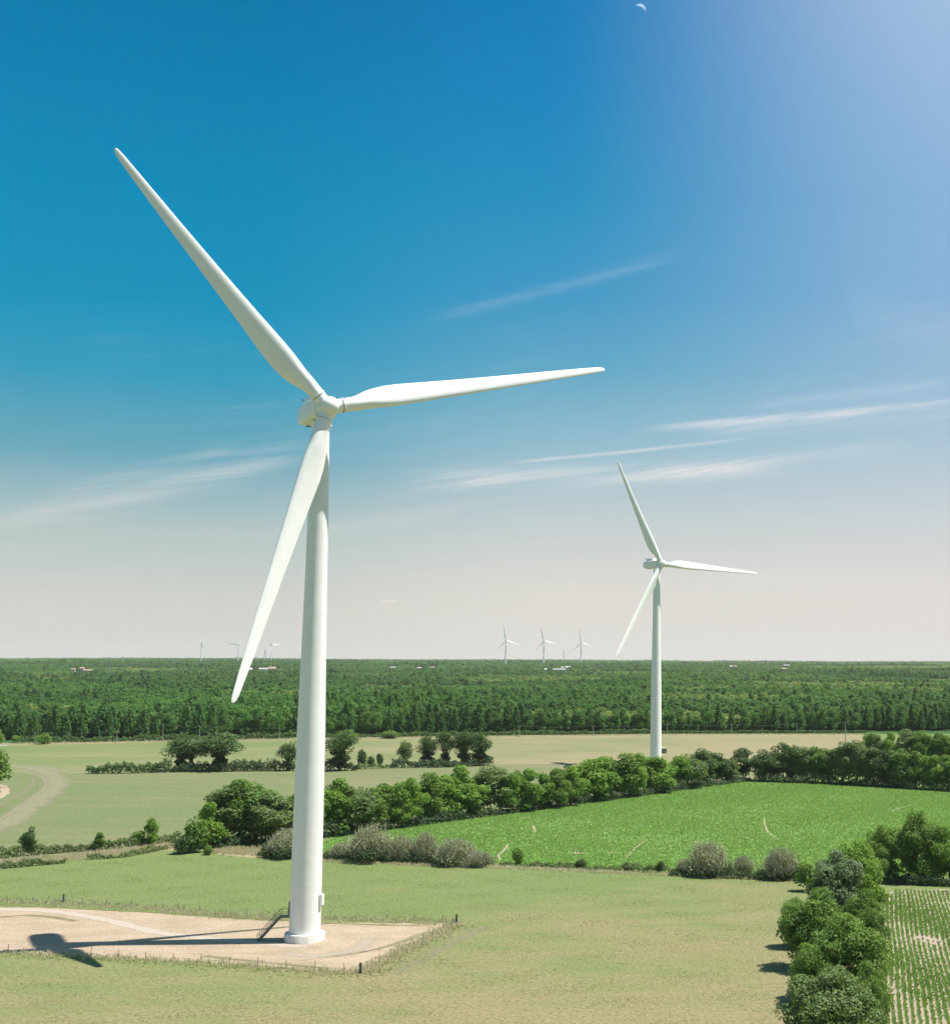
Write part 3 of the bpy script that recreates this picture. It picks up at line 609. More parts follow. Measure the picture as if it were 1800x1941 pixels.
# --- hedges: one object each
def hedge(name, pxs, h, wd, mat, size, label, seed, dens=1.0, cat='hedge', rag=.35):
    rng = np.random.default_rng(seed); line = [ARR(G(*p)) for p in pxs]; Ls = [np.linalg.norm(line[i + 1] - line[i]) for i in range(len(line) - 1)]; Lt = sum(Ls)
    n = int(Lt * (h * 2 + wd) / (size * size) * 1.05 * dens); s = rng.uniform(0, Lt, n); cum = np.concatenate([[0], np.cumsum(Ls)]); k = np.clip(np.searchsorted(cum, s) - 1, 0, len(Ls) - 1); tt = (s - cum[k]) / ARR(Ls)[k]
    A = ARR(line)[k]; B = ARR(line)[k + 1]; c = A + (B - A) * tt[:, None]; d = (B - A) / ARR(Ls)[k][:, None]; sd = np.stack([-d[:, 1], d[:, 0], 0 * s], -1)
    hh = h * (1 + rag * (np.sin(s * .35 + seed) * .5 + np.sin(s * .93 + seed * 2) * .3 + np.sin(s * 2.3 + seed) * .3 + np.sin(s * .11 + seed) * .5))
    a = rng.uniform(0, math.pi, n); rr = rng.uniform(.7, 1.08, n); ca, sa = np.cos(a), np.sin(a)
    P = c + sd * (np.sign(ca) * np.abs(ca) ** .6 * rr * wd / 2)[:, None]; P[:, 2] = np.abs(sa) ** .6 * rr * np.maximum(hh, .15)
    P += rng.normal(size=P.shape) * size * .3; P[:, 2] = np.abs(P[:, 2])
    N = sd * ca[:, None] + ARR([0, 0, 1]) * sa[:, None] + rng.normal(size=(n, 3)) * .55; N /= np.linalg.norm(N, axis=1, keepdims=True)
    tone = np.clip(.5 + .3 * np.sin(s * .8 + seed) + rng.uniform(-.3, .3, n), 0, 1)
    o = obj(name, leaf_mesh(name, rng, P, N, tone, size, mat)); tag(o, label, cat); return o
hedge('hedge', [(-120, 1643), (0, 1627), (120, 1616), (230, 1608), (340, 1596)], 1.9, 2.2, M['hedge'], .24, 'clipped hedge running in from the left edge above the dry bank', 1)
hedge('hedge', [(-120, 1660), (0, 1647), (60, 1642), (125, 1636)], 1.1, 1.6, M['hedge'], .22, 'lower scrubby hedge on the dry bank at the left edge', 2, rag=.6)
hedge('hedge', [(165, 1630), (230, 1626), (320, 1609)], 1.1, 1.5, M['hedge'], .22, 'short scrubby hedge on the dry bank, right of its gap', 3, .7, rag=.6)
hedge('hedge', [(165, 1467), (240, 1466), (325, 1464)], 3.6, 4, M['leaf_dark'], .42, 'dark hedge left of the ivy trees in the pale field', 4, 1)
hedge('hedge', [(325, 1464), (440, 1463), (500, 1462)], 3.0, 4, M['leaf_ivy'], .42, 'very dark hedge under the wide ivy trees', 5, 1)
hedge('hedge', [(440, 1461), (520, 1461)], 4.2, 4, M['leaf_grey'], .4, 'greyish scrub right of the wide ivy trees', 16, .6)
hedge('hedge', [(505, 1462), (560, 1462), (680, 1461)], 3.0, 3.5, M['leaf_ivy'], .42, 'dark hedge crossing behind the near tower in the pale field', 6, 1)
hedge('hedge', [(680, 1459), (750, 1456)], 1.3, 2.2, M['hedge'], .35, 'thin low hedge under three small shrubs', 7, .8, rag=.7)
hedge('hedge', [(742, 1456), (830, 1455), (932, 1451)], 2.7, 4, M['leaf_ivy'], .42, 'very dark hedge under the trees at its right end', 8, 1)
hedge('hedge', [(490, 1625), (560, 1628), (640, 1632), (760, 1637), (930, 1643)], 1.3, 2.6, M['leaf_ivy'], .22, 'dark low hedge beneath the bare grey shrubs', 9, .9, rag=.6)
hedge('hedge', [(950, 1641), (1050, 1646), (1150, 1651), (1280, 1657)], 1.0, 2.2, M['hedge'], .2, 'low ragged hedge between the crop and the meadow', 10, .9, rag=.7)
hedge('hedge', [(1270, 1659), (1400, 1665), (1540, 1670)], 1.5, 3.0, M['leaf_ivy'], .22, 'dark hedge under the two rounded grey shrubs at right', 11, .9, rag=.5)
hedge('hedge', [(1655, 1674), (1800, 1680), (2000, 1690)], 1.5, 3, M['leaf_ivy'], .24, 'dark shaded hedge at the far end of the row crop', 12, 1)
hedge('hedge', [(40, 1409), (320, 1404), (560, 1400)], 2.6, 3.5, M['leaf_dark'], .5, 'hedge along the foot of the wood, left of the near tower', 13, 1, rag=.4)
hedge('hedge', [(600, 1399), (900, 1395), (1235, 1391)], 2.1, 3.5, M['leaf_dark'], .5, 'hedge along the foot of the wood between the two towers', 14, 1)
hedge('hedge', [(1240, 1391), (1420, 1390.5), (1640, 1390.5)], 1.6, 2.2, M['leaf_dark'], .45, 'narrow hedge along the foot of the wood, right of the far tower', 15, 1, rag=.15)
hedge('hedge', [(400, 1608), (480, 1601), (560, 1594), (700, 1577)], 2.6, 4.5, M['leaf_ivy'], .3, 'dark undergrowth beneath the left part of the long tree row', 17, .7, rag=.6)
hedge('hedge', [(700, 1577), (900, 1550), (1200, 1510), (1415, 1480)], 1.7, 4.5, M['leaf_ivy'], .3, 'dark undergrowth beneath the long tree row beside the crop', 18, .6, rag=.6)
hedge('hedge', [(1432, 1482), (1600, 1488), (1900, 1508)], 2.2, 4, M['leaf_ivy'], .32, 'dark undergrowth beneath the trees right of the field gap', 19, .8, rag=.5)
for x, b, h, w_, k, lab in [(32, 1409, 16, 24, 'bright', 'bright green bush at the foot of the wood, far left'), (84, 1411, 22, 34, 'bright', 'bright clipped bush at the foot of the wood near the left edge'), (660, 1401, 18, 44, 'bright', 'bright green bush at the foot of the wood, right of the near tower'),
                            (740, 1400, 14, 50, 'mid', 'long low bush at the foot of the wood above the three shrubs'), (-8, 1411, 30, 40, 'bright', 'bright bush touching the left edge at the foot of the wood')]:
    plant('bush_' + k, x, b, h, w_, 'bush', lab, None, 'bush')

# ------------------------------------------------------------------ the wood
EDGE = [(-700, 1429), (0, 1404), (320, 1399.5), (560, 1397), (900, 1392), (1250, 1388), (1640, 1387), (2100, 1385)]
EP = [G(*p) for p in EDGE]; EX = [p.x for p in EP]; EY = [p.y for p in EP]
def edge_y(x): return np.interp(x, EX, EY)
# bushy or piny, by place in the wood
def zone(x, y):
    r = np.hypot(x, y)
    z = np.sin(x / 95 + 1.3) + np.sin(y / 120 + x / 210 + .4) + .8 * np.sin(x / 43 + y / 61)
    broad = (z > .75) | ((x > -240) & (x < -20) & (r > 960) & (r < 1650)) | ((x > -250) & (x < -150) & (r < 900))
    light = ((r > 905) & (r < 985) & (x > -400) & (x < -255)) | ((r > 1280) & (r < 2000) & (x > -10) & (np.sin(y / 55 + x / 160) > -.25)) | ((z < -2.0) & (r > 1500)) 
    return np.where(light, 2, np.where(broad, 1, 0))
# front trees, one by one
rngE = np.random.default_rng(9); xs = -400.0; cnt = 0
while xs < 230:
    for row in (0, 1):
        if R.random() < .04: continue
        xx = xs + rngE.uniform(-2, 2) + row * 3; yy = float(edge_y(xx)) + 3 + row * 7.5 + rngE.uniform(-2, 2); zc = int(zone(ARR([xx]), ARR([yy + 60]))[0])
        key = 'edge_pine' if (zc == 0 and R.random() < .72) or R.random() < .25 else 'edge_wood'
        cm, tm, h, wd = TREES[key][R.randrange(5)]; s_ = R.uniform(.68, 1.06) * (1 if key == 'edge_pine' else .88)
        e = empty('pine_tree' if key == 'edge_pine' else 'woodland_tree', (xx, yy, 0), R.uniform(0, 6.28), (s_ * R.uniform(.9, 1.15), s_ * R.uniform(.9, 1.15), s_))
        obj('crown', cm, e); obj('trunk', tm, e)
        tag(e, 'dark pine at the front edge of the wood' if key == 'edge_pine' else 'rounded broadleaf tree at the front edge of the wood', 'tree', 'pines along the front of the wood' if key == 'edge_pine' else 'broadleaf trees along the front of the wood')
    xs += 6.8
# the mass of the wood behind: instances on points, one object per kind of wood
def proto(me): o = bpy.data.objects.new(me.name, me); return o
variants('mass_wood', 4, 200, 14.5, 12, .0, 26, 560, .85, 'wood', top=.3, csize=.2, r0=.2)
variants('mass_light', 3, 210, 13.5, 11, .0, 26, 520, .8, 'woodlight', top=.3, csize=.2, r0=.2)
pines('mass_pine', 4, 220, 15.5, 9.6, 950, .66, 'pine', .5)
def scatter(name, key, pts, rots, scs, label):
    me = bpy.data.meshes.new(name); me.vertices.add(len(pts)); me.vertices.foreach_set('co', np.asarray(pts, np.float32).ravel())
    vs = TREES[key]; a = me.attributes.new('pick', 'INT', 'POINT'); a.data.foreach_set('value', np.random.default_rng(1).integers(0, len(vs), len(pts)).astype(np.int32))
    a = me.attributes.new('turn', 'FLOAT_VECTOR', 'POINT'); a.data.foreach_set('vector', np.stack([0 * rots, 0 * rots, rots], -1).astype(np.float32).ravel())
    a = me.attributes.new('size', 'FLOAT_VECTOR', 'POINT'); a.data.foreach_set('vector', scs.astype(np.float32).ravel())
    o = obj(name, me); tag(o, label, 'woodland', kind='stuff')
    ng = bpy.data.node_groups.new(name, 'GeometryNodeTree'); ng.interface.new_socket('Geometry', in_out='INPUT', socket_type='NodeSocketGeometry'); ng.interface.new_socket('Geometry', in_out='OUTPUT', socket_type='NodeSocketGeometry')
    N_, L_ = ng.nodes, ng.links; gi = N_.new('NodeGroupInput'); go = N_.new('NodeGroupOutput'); jn = N_.new('GeometryNodeJoinGeometry')
    def attr(nm, ty): q = N_.new('GeometryNodeInputNamedAttribute'); q.data_type = ty; q.inputs[0].default_value = nm; return q.outputs[0]
    pk, tu, sz = attr('pick', 'INT'), attr('turn', 'FLOAT_VECTOR'), attr('size', 'FLOAT_VECTOR'); e2r = N_.new('FunctionNodeEulerToRotation'); L_.new(tu, e2r.inputs[0])
    for k, v in enumerate(vs):
        cp = N_.new('FunctionNodeCompare'); cp.data_type = 'INT'; cp.operation = 'EQUAL'; L_.new(pk, cp.inputs[2]); cp.inputs[3].default_value = k
        oi = N_.new('GeometryNodeObjectInfo'); oi.inputs[0].default_value = proto(v[0]); oi.inputs[1].default_value = True
        ip = N_.new('GeometryNodeInstanceOnPoints'); L_.new(gi.outputs[0], ip.inputs['Points']); L_.new(cp.outputs[0], ip.inputs['Selection']); L_.new(oi.outputs['Geometry'], ip.inputs['Instance'])
        L_.new(e2r.outputs[0], ip.inputs['Rotation']); L_.new(sz, ip.inputs['Scale']); L_.new(ip.outputs[0], jn.inputs[0])
    L_.new(jn.outputs[0], go.inputs[0]); md = o.modifiers.new('trees', 'NODES'); md.node_group = ng; return o
rng = np.random.default_rng(77)
PX = []; SC = []
for r0_, r1_, sp_, grow in ((650, 1300, 4.8, 1.0), (1300, 2400, 7.0, 1.15), (2400, 4600, 12, 1.5), (4600, 10500, 24, 1.0)):
    x0, x1 = -r1_ * .60, r1_ * .30; nx, ny = int((x1 - x0) / sp_), int(r1_ / sp_)
    gx2, gy2 = np.meshgrid(np.arange(nx) * sp_ + x0, np.arange(ny) * sp_); p = np.stack([gx2.ravel(), gy2.ravel()], -1) + rng.uniform(-.45, .45, (nx * ny, 2)) * sp_
    r = np.hypot(p[:, 0], p[:, 1]); a = np.arctan2(p[:, 0], p[:, 1]); k = (r >= r0_) & (r < r1_) & (a > math.radians(-30.5)) & (a < math.radians(15)) & (p[:, 1] > edge_y(p[:, 0]) + 15)
    p = p[k]; PX.append(p); g_ = np.full(len(p), grow); 
    if r0_ == 4600: g_ = np.full(len(p), 2.6)
    SC.append(g_)
p = np.concatenate(PX); gsc = np.concatenate(SC); rs_ = np.random.default_rng(5); sr = np.concatenate([rs_.uniform(600, 1600, 90), rs_.uniform(1600, 4500, 150), rs_.uniform(4500, 10500, 160)]); sa_ = rs_.uniform(-.56, .30, 400)
sx_, sy_ = sr * np.sin(sa_), sr * np.cos(sa_); near_ = np.empty(len(p), int)
for c0 in range(0, len(p), 4000):
    q = p[c0:c0 + 4000]; wob = 25 * np.sin(q[:, 0] / 37 + q[:, 1] / 53); near_[c0:c0 + 4000] = (((q[:, :1] + wob[:, None] - sx_) * .55) ** 2 + (q[:, 1:] + wob[:, None] - sy_) ** 2).argmin(1)
stand_h = rs_.uniform(.82, 1.08, 400); stand_t = rs_.choice(3, 400, p=[.52, .36, .12])
zz = zone(p[:, 0], p[:, 1]); rr_ = np.hypot(p[:, 0], p[:, 1]); zz = np.where((zz != 2) & (rr_ > 820), stand_t[near_], zz); flip = rng.uniform(size=len(p)); zz = np.where((flip < .12) & (zz == 0), 1, zz)
z = terr(p[:, 0], p[:, 1]); hv = stand_h[near_] * rng.uniform(.9, 1.07, len(p)) * (1 + .12 * np.sin(p[:, 0] / 130) * np.sin(p[:, 1] / 170))
hv = hv * np.where(rng.uniform(size=len(p)) < .04, 1.25, 1.0) * (1 + .10 * np.sin(p[:, 0] / 61 + 2) * np.sin(p[:, 1] / 83))
hgt = np.where(gsc > 2, .80, np.where(gsc > 1.3, .88, .95)) * hv
# clearings round the distant buildings and turbines are filled in below
KEEPOUT = []
def forest_done():
    keep = np.ones(len(p), bool)
    for (kx, ky, kr0, kr1) in KEEPOUT:                     # box: half width, towards the camera depth
        keep &= ~((np.abs(p[:, 0] - kx - (p[:, 1] - ky) * kx / ky) < kr0) & (p[:, 1] > ky - kr1) & (p[:, 1] < ky + 30))
    for kk, (nm, key, lab) in enumerate([('pine_wood', 'mass_pine', 'dark green pine wood stretching back to the horizon'), ('broadleaf_wood', 'mass_wood', 'rounded green broadleaf wood between the pines'), ('young_wood', 'mass_light', 'pale yellow green young trees in patches of the wood')]):
        s_ = keep & (zz == kk); q = p[s_]
        scatter(nm, key, np.stack([q[:, 0], q[:, 1], z[s_] - .3], -1), rng.uniform(0, 6.28, len(q)), np.stack([gsc[s_] * rng.uniform(.85, 1.15, len(q)), gsc[s_] * rng.uniform(.85, 1.15, len(q)), hgt[s_] * (.9 if kk == 2 else 1)], -1), lab)

# ------------------------------------------------------------------ wind turbines
TD = {}
def turbine_meshes():
    b = MB(); prof = [(2.28, 0), (2.28, 1.2), (2.27, 8), (2.18, 20), (2.08, 31), (1.86, 41.6), (1.66, 53), (1.53, 65), (1.28, 77.6)]
    zs = np.unique(np.concatenate([np.linspace(1.1, 77.6, 60), ])); pr = []; seams = [4.1, 8.2, 12.0, 16.1, 20.0, 23.8, 31.5, 39.6, 49, 59, 68.5]
    def rad(z_): return float(np.interp(z_, [q[1] for q in prof], [q[0] for q in prof]))
    zs = sorted(list(zs) + [s_ + d for s_ in seams for d in (-.05, -.02, .02, .05)])
    for z_ in zs:
        r = rad(z_)
        if any(abs(z_ - s_) < .03 for s_ in seams): r += .0012
        pr.append((r, z_))
    b.lathe(pr, 96); TD['tower'] = b.mesh('tower', M['white'], True, 40)
    b = MB(); b.lathe([(2.92, -1.3), (2.92, 1.12), (2.86, 1.20), (2.3, 1.22)], 72); TD['foundation'] = b.mesh('foundation', M['concrete'], True, 40)
    b = MB(); b.lathe([(1.36, 76.9), (1.42, 77.0), (1.42, 77.5), (1.6, 77.55), (1.6, 77.95)], 48); TD['yaw_ring'] = b.mesh('yaw_ring', M['white'], True, 40)
    # nacelle, built along local +Y = towards the rotor, hub axis at z = 0
    st = [(-9.9, 1.0, .75, .25), (-9.7, 1.35, .95, .22), (-8.4, 1.80, 1.45, .05), (-7.0, 1.92, 1.62, 0), (-4, 1.95, 1.66, 0), (-1.0, 1.93, 1.66, 0), (0.6, 1.80, 1.62, 0), (1.35, 1.6, 1.5, 0), (1.45, 1.3, 1.25, 0)]
    b = MB(); n = 40; vs = []
    for y, hw, hh, dz in st:
        for k in range(n):
            a = 2 * math.pi * k / n; ca, sa = math.cos(a), math.sin(a); e_ = .36
            vs.append((math.copysign(abs(ca) ** e_, ca) * hw, y, math.copysign(abs(sa) ** e_, sa) * hh + dz))
    fs = [(i * n + k, (i + 1) * n + k, (i + 1) * n + (k + 1) % n, i * n + (k + 1) % n) for i in range(len(st) - 1) for k in range(n)] + [tuple(range(n)), tuple((len(st) - 1) * n + k for k in range(n - 1, -1, -1))]
    b.add(vs, fs); TD['nacelle'] = b.mesh('nacelle', M['white'], True, 35)
    b = MB(); vs = [(-1.45, -7.0, 1.5), (1.45, -7.0, 1.5), (1.45, -1.5, 1.5), (-1.45, -1.5, 1.5), (-1.3, -6.8, 2.55), (1.3, -6.8, 2.55), (1.3, -2.2, 2.3), (-1.3, -2.2, 2.3)]
    b.add(vs, [(3, 2, 1, 0), (4, 5, 6, 7), (0, 1, 5, 4), (1, 2, 6, 5), (2, 3, 7, 6), (3, 0, 4, 7)]); TD['roof_hood'] = b.mesh('roof_hood', M['white'])
    b = MB(); b.tube([(0, 0, 0), (0, 0, 1.3)], .035, 6); b.tube([(-.35, 0, 1.25), (.35, 0, 1.25)], .03, 6); b.box((-.35, 0, 1.38), (.16, .16, .22)); b.box((.35, 0, 1.36), (.3, .05, .18)); TD['sensor'] = b.mesh('wind_sensor', M['dark'])
    b = MB(); b.lathe([(.05, 0), (.17, .02), (.17, .3), (.1, .4), (.01, .43)], 16); TD['lamp'] = b.mesh('warning_lamp', plain('lamp_glass', (.75, .75, .72), .3))
    b = MB(); b.box((0, -7.2, -1.62), (1.3, .9, .2)); TD['hatch'] = b.mesh('floor_hatch', M['seal'])
    b = MB(); b.lathe([(1.62, 0), (1.66, .04), (1.66, .16), (1.62, .2)], 48); TD['joint'] = b.mesh('hub_joint', M['seal'], True, 40)
    # hub: rounded body with a domed nose (built along +Y)
    b = MB(); pr = [(1.60, -.9), (1.66, -.3), (1.62, .45), (1.50, .92), (1.36, 1.0), (1.33, 1.1), (1.38, 1.13), (1.39, 1.2)]; pr += [(1.38 * math.cos(t), 1.22 + 1.2 * math.sin(t)) for t in np.linspace(.02, 1.52, 14)]
    b.lathe(pr, 56); me = b.mesh('rotor_hub', M['white'], True, 60); me.transform(Matrix.Rotation(-math.pi / 2, 4, 'X')); TD['rotor_hub'] = me
    # blade along +Z, leading edge +X (clockwise side), front face +Y
    RB = 47.3
    tab = [(1.35, 2.15, 1.0, 16), (2.6, 2.15, 1.0, 16), (4.0, 2.25, .92, 16), (6.0, 2.72, .62, 16), (8.0, 3.18, .43, 15), (9.6, 3.38, .35, 13.5), (11.5, 3.36, .30, 12), (15, 3.05, .26, 10), (20, 2.62, .23, 7.5), (26, 2.2, .21, 5.0), (32, 1.82, .19, 3.2), (38, 1.46, .18, 1.8), (43, 1.12, .18, 1.0), (45.8, .88, .18, .5), (46.8, .66, .18, .3), (47.2, .36, .18, 0), (47.3, .12, .18, 0)]
    rs = sorted(set([t[0] for t in tab] + list(np.linspace(1.35, 45, 56)))); n = 36; vs = []
    for r in rs:
        ch, th, tw = [float(np.interp(r, [t[0] for t in tab], [t[i] for t in tab])) for i in (1, 2, 3)]
        blend = np.clip((1.0 - th) / .5, 0, 1); blend = blend * blend * (3 - 2 * blend); ax = .5 + (.33 - .5) * blend
        tw = math.radians(tw * .85 + 7.0); pre = .0009 * max(0, r - 12) ** 2 * .9
        for k in range(n):
            a = 2 * math.pi * k / n; xc = (1 - math.cos(a)) / 2       # 0 = leading edge, 1 = trailing edge
            yc = .5 * math.sin(a) * th * .0 + math.copysign(1, math.sin(a)) * th * (2.969 * math.sqrt(xc) - 1.26 * xc - 3.516 * xc ** 2 + 2.843 * xc ** 3 - 1.036 * xc ** 4) * .5 * 1.0 if k not in (0, n // 2) else 0
            cir = (xc, .5 * math.sin(a) * th)
            py = cir[1] * (1 - blend) + yc * blend; py += blend * .02 * math.sin(math.pi * xc)
            chb = ch * (1.0 + .13 * blend); lx, ly = (ax - xc) * chb, py * chb                          # +X = leading edge
            X2 = lx * math.cos(tw) - ly * math.sin(tw); Y2 = lx * math.sin(tw) + ly * math.cos(tw)
            vs.append((-X2, Y2 + pre, r))
    m_ = len(rs); b = MB(); b.add(vs, [(i * n + k, i * n + (k + 1) % n, (i + 1) * n + (k + 1) % n, (i + 1) * n + k) for i in range(m_ - 1) for k in range(n)] + [tuple(range(n - 1, -1, -1)), tuple((m_ - 1) * n + k for k in range(n))])
    TD['blade'] = b.mesh('blade', M['white'], True, 50)
    bm = bmesh.new(); bm.from_mesh(TD['blade']); bmesh.ops.recalc_face_normals(bm, faces=bm.faces); bm.to_mesh(TD['blade']); bm.free()
    b = MB(); b.lathe([(1.10, 2.25), (1.20, 2.27), (1.20, 2.42), (1.10, 2.44)], 40); b.lathe([(1.06, 0.9), (1.06, 2.2), (1.13, 2.25)], 40, False); TD['collar'] = b.mesh('root_collar', M['white'], True, 40)
    b = MB(); b.lathe([(1.12, 2.18), (1.145, 2.19), (1.145, 2.25), (1.12, 2.26)], 40); TD['gap'] = b.mesh('collar_seal', M['seal'], True, 40)
turbine_meshes()
for mm in TD.values():
    bm = bmesh.new(); bm.from_mesh(mm); bmesh.ops.recalc_face_normals(bm, faces=bm.faces); bm.to_mesh(mm); bm.free()
HUBZ = 80.0
def turbine(loc, yaw, phase, label, tilt=.1, cone=.049, near=False, group=None, scale=1.0, blade_scale=1.0):
    e = empty('wind_turbine', loc, 0, scale); tag(e, label, 'wind turbine', group)
    tw = obj('tower', TD['tower'], e); obj('foundation', TD['foundation'], e); obj('yaw_ring', TD['yaw_ring'], e)
    # rotor axis: to the right and towards the camera by yaw
    nrm = Vector((math.sin(yaw) * math.cos(tilt), -math.cos(yaw) * math.cos(tilt), math.sin(tilt)))
    hx = Vector((math.cos(yaw), math.sin(yaw), 0)); v = hx.cross(nrm).normalized(); v = -v if v.z < 0 else v
    hub = Vector((math.sin(yaw) * 3.6, -math.cos(yaw) * 3.6, HUBZ))
    def frame(xa, ya, za, o): return Matrix(((xa.x, ya.x, za.x, o.x), (xa.y, ya.y, za.y, o.y), (xa.z, ya.z, za.z, o.z), (0, 0, 0, 1)))
    F = frame(nrm.cross(v), nrm, v, hub); 
    n0 = Vector((math.sin(yaw), -math.cos(yaw), 0)); up_ = Vector((0, 0, 1)); F0 = frame(n0.cross(up_), n0, up_, hub + Vector((0, 0, .15)))
    na = obj('nacelle', TD['nacelle'], e); na.matrix_local = F0 @ Matrix.Translation((0, -2.6, 0))
    obj('roof_hood', TD['roof_hood'], na); obj('floor_hatch', TD['hatch'], na)
    for x_, y_ in ((-.7, -8.6), (.6, -8.9)): s_ = obj('wind_sensor', TD['sensor'], na); s_.location = (x_, y_, 1.42)
    s_ = obj('warning_lamp', TD['lamp'], na); s_.location = (-1.25, -8.6, 1.4)
    rh = obj('rotor_hub', TD['rotor_hub'], e); rh.matrix_local = F
    for k in range(3):
        a = phase + k * 2 * math.pi / 3; d = hx * math.sin(a) + v * math.cos(a); lead = hx * math.cos(a) - v * math.sin(a)
        # coning forward
        dd = (d * math.cos(cone) + nrm * math.sin(cone)).normalized(); ff = (nrm * math.cos(cone) - d * math.sin(cone)).normalized(); xx = ff.cross(dd)
        B = frame(xx, ff, dd, hub)
        bl = obj('blade', TD['blade'], e); bl.matrix_local = B @ Matrix.Scale(blade_scale, 4); obj('root_collar', TD['collar'], bl); obj('collar_seal', TD['gap'], bl)
    return e, tw
T1 = Vector((-56.142, 210.015, 0)); T2 = Vector((-10.7065, 565.17, 1.06))
t1, tow1 = turbine(T1, .5216, -.7413, 'large nearest white turbine standing on the stony pad', near=True)
turbine(T2, .5751, -.4635, 'white turbine in the middle distance rising behind the long tree row', blade_scale=.976)
# far ones on the horizon
def far(px_, hub_y, base_y, dist, yaw, phase, label, grp, sc=1.0):
    d = dir_of(px_, 1250); p_ = Vector((d.x, d.y, 0)).normalized() * dist; r_ = dist * math.cos(math.atan2(d.x, d.y)); hubz = CAM_H + (1252.5 + (px_ - CX) * ROLL - hub_y) / F_PX * r_
    gz = float(terr(ARR(p_.x), ARR(p_.y))); s_ = (hubz - gz) / HUBZ
    turbine((p_.x, p_.y, gz), yaw, phase, label, group=grp, scale=s_); KEEPOUT.append((p_.x, p_.y, 9, 130)); print('far', px_, 'ground', round(gz, 1), 'scale', round(s_, 2))
RG = 'three distant turbines right of the near one'; LG = 'three distant turbines left of the near tower'
far(958, 1215, 1262, 4300, .35, -.18, 'distant turbine on the horizon, leftmost of the right hand three', RG)
far(1030, 1215.5, 1260, 4450, .35, -.26, 'distant turbine on the horizon, middle of the right hand three', RG)
far(1100.5, 1219, 1258, 4800, .35, -.16, 'distant turbine on the horizon, rightmost of the right hand three', RG)
far(381, 1219.5, 1254, 6000, 2.1, -.12, 'distant turbine on the horizon, leftmost of the left hand three', LG)
far(451, 1221.5, 1256, 6100, 3.9, -.5, 'distant turbine seen from behind, partly covered by the lowest blade', LG)
far(514, 1223.5, 1256, 6200, 1.0, -.65, 'distant turbine between the lowest blade and the near tower', LG)

# service box and steps of the near turbine
b = MB(); ba = math.radians(-9)
bx = MB(); bx.box((0, 0, 0), (.62, .85, 1.75)); me = bx.mesh('vent_box', M['white']); bm = bmesh.new(); bm.from_mesh(me); bmesh.ops.bevel(bm, geom=bm.edges[:], offset=.12, segments=3, affect='EDGES'); bm.to_mesh(me); bm.free()
vb = obj('vent_box', me, t1); vb.location = (math.cos(ba) * 2.45, math.sin(ba) * 2.45, 6.0); vb.rotation_euler = (0, 0, ba)
b = MB(); rx = -1.0
Zp = 3.55; x_top, x_land, x_bot = -2.25, -3.55, -6.75; yc = -.35
sl_ = math.atan2(Zp, x_land - x_bot)
b.box(((x_top + x_land) / 2, yc, Zp), (x_top - x_land + .1, 1.05, .22))
for sy in (-.5, .5):
    L_ = math.hypot(Zp, x_land - x_bot); b.box(((x_land + x_bot) / 2, yc + sy, Zp / 2), (L_, .07, .34), Matrix.Rotation(-sl_, 3, 'Y'))
b.box(((x_land + x_bot) / 2, yc, Zp / 2 - .13), (L_, .9, .05), Matrix.Rotation(-sl_, 3, 'Y'))
for k in range(15):
    t_ = (k + .5) / 15; b.box((x_bot + (x_land - x_bot) * t_, yc, Zp * t_), (.26, .96, .05))
b.build('staircase', M['steel'], t1); stc = [o for o in t1.children if o.name.startswith('staircase')][0]
for sy in (-.52, .52):
    b = MB(); 
    for hh in (.55, 1.1): b.tube([(x_bot, yc + sy, hh), (x_land, yc + sy, Zp + hh), (x_top - .05, yc + sy, Zp + hh)], .028, 6)
    for k in range(6): t_ = k / 5; b.tube([(x_bot + (x_land - x_bot) * t_, yc + sy, Zp * t_), (x_bot + (x_land - x_bot) * t_, yc + sy, Zp * t_ + 1.1)], .03, 6)
    b.tube([(x_bot, yc + sy, 1.1), (x_bot - .22, yc + sy, .85), (x_bot, yc + sy, .55)], .028, 6)
    b.tube([(x_top - .08, yc + sy, Zp), (x_top - .08, yc + sy, Zp + 2.1 if sy > 0 else Zp + 1.1)], .035, 6)
    b.build('handrail', M['steel'], stc)
b = MB(); b.box((-2.22, yc, Zp + 1.15), (.16, .95, 2.1)); b.build('door', M['steel'], t1)

# transformer kiosk behind the second tower
p_ = G(1257, 1428); b = MB(); b.box((0, 0, 1.1), (2.4, 2.2, 2.2)); kb = empty('kiosk', p_, .3); tag(kb, 'small pale kiosk just right of the middle distance tower', 'kiosk')
b.build('wall', plain('kiosk_wall', (.16, .19, .12), .8), kb); b = MB(); b.add([(-1.4, -1.3, 2.2), (1.4, -1.3, 2.2), (1.4, 1.3, 2.2), (-1.4, 1.3, 2.2), (-.8, 0, 2.8), (.8, 0, 2.8)], [(0, 1, 5, 4), (1, 2, 5), (2, 3, 4, 5), (3, 0, 4), (3, 2, 1, 0)])
b.build('roof', plain('kiosk_roof', (.26, .26, .20), .7), kb)

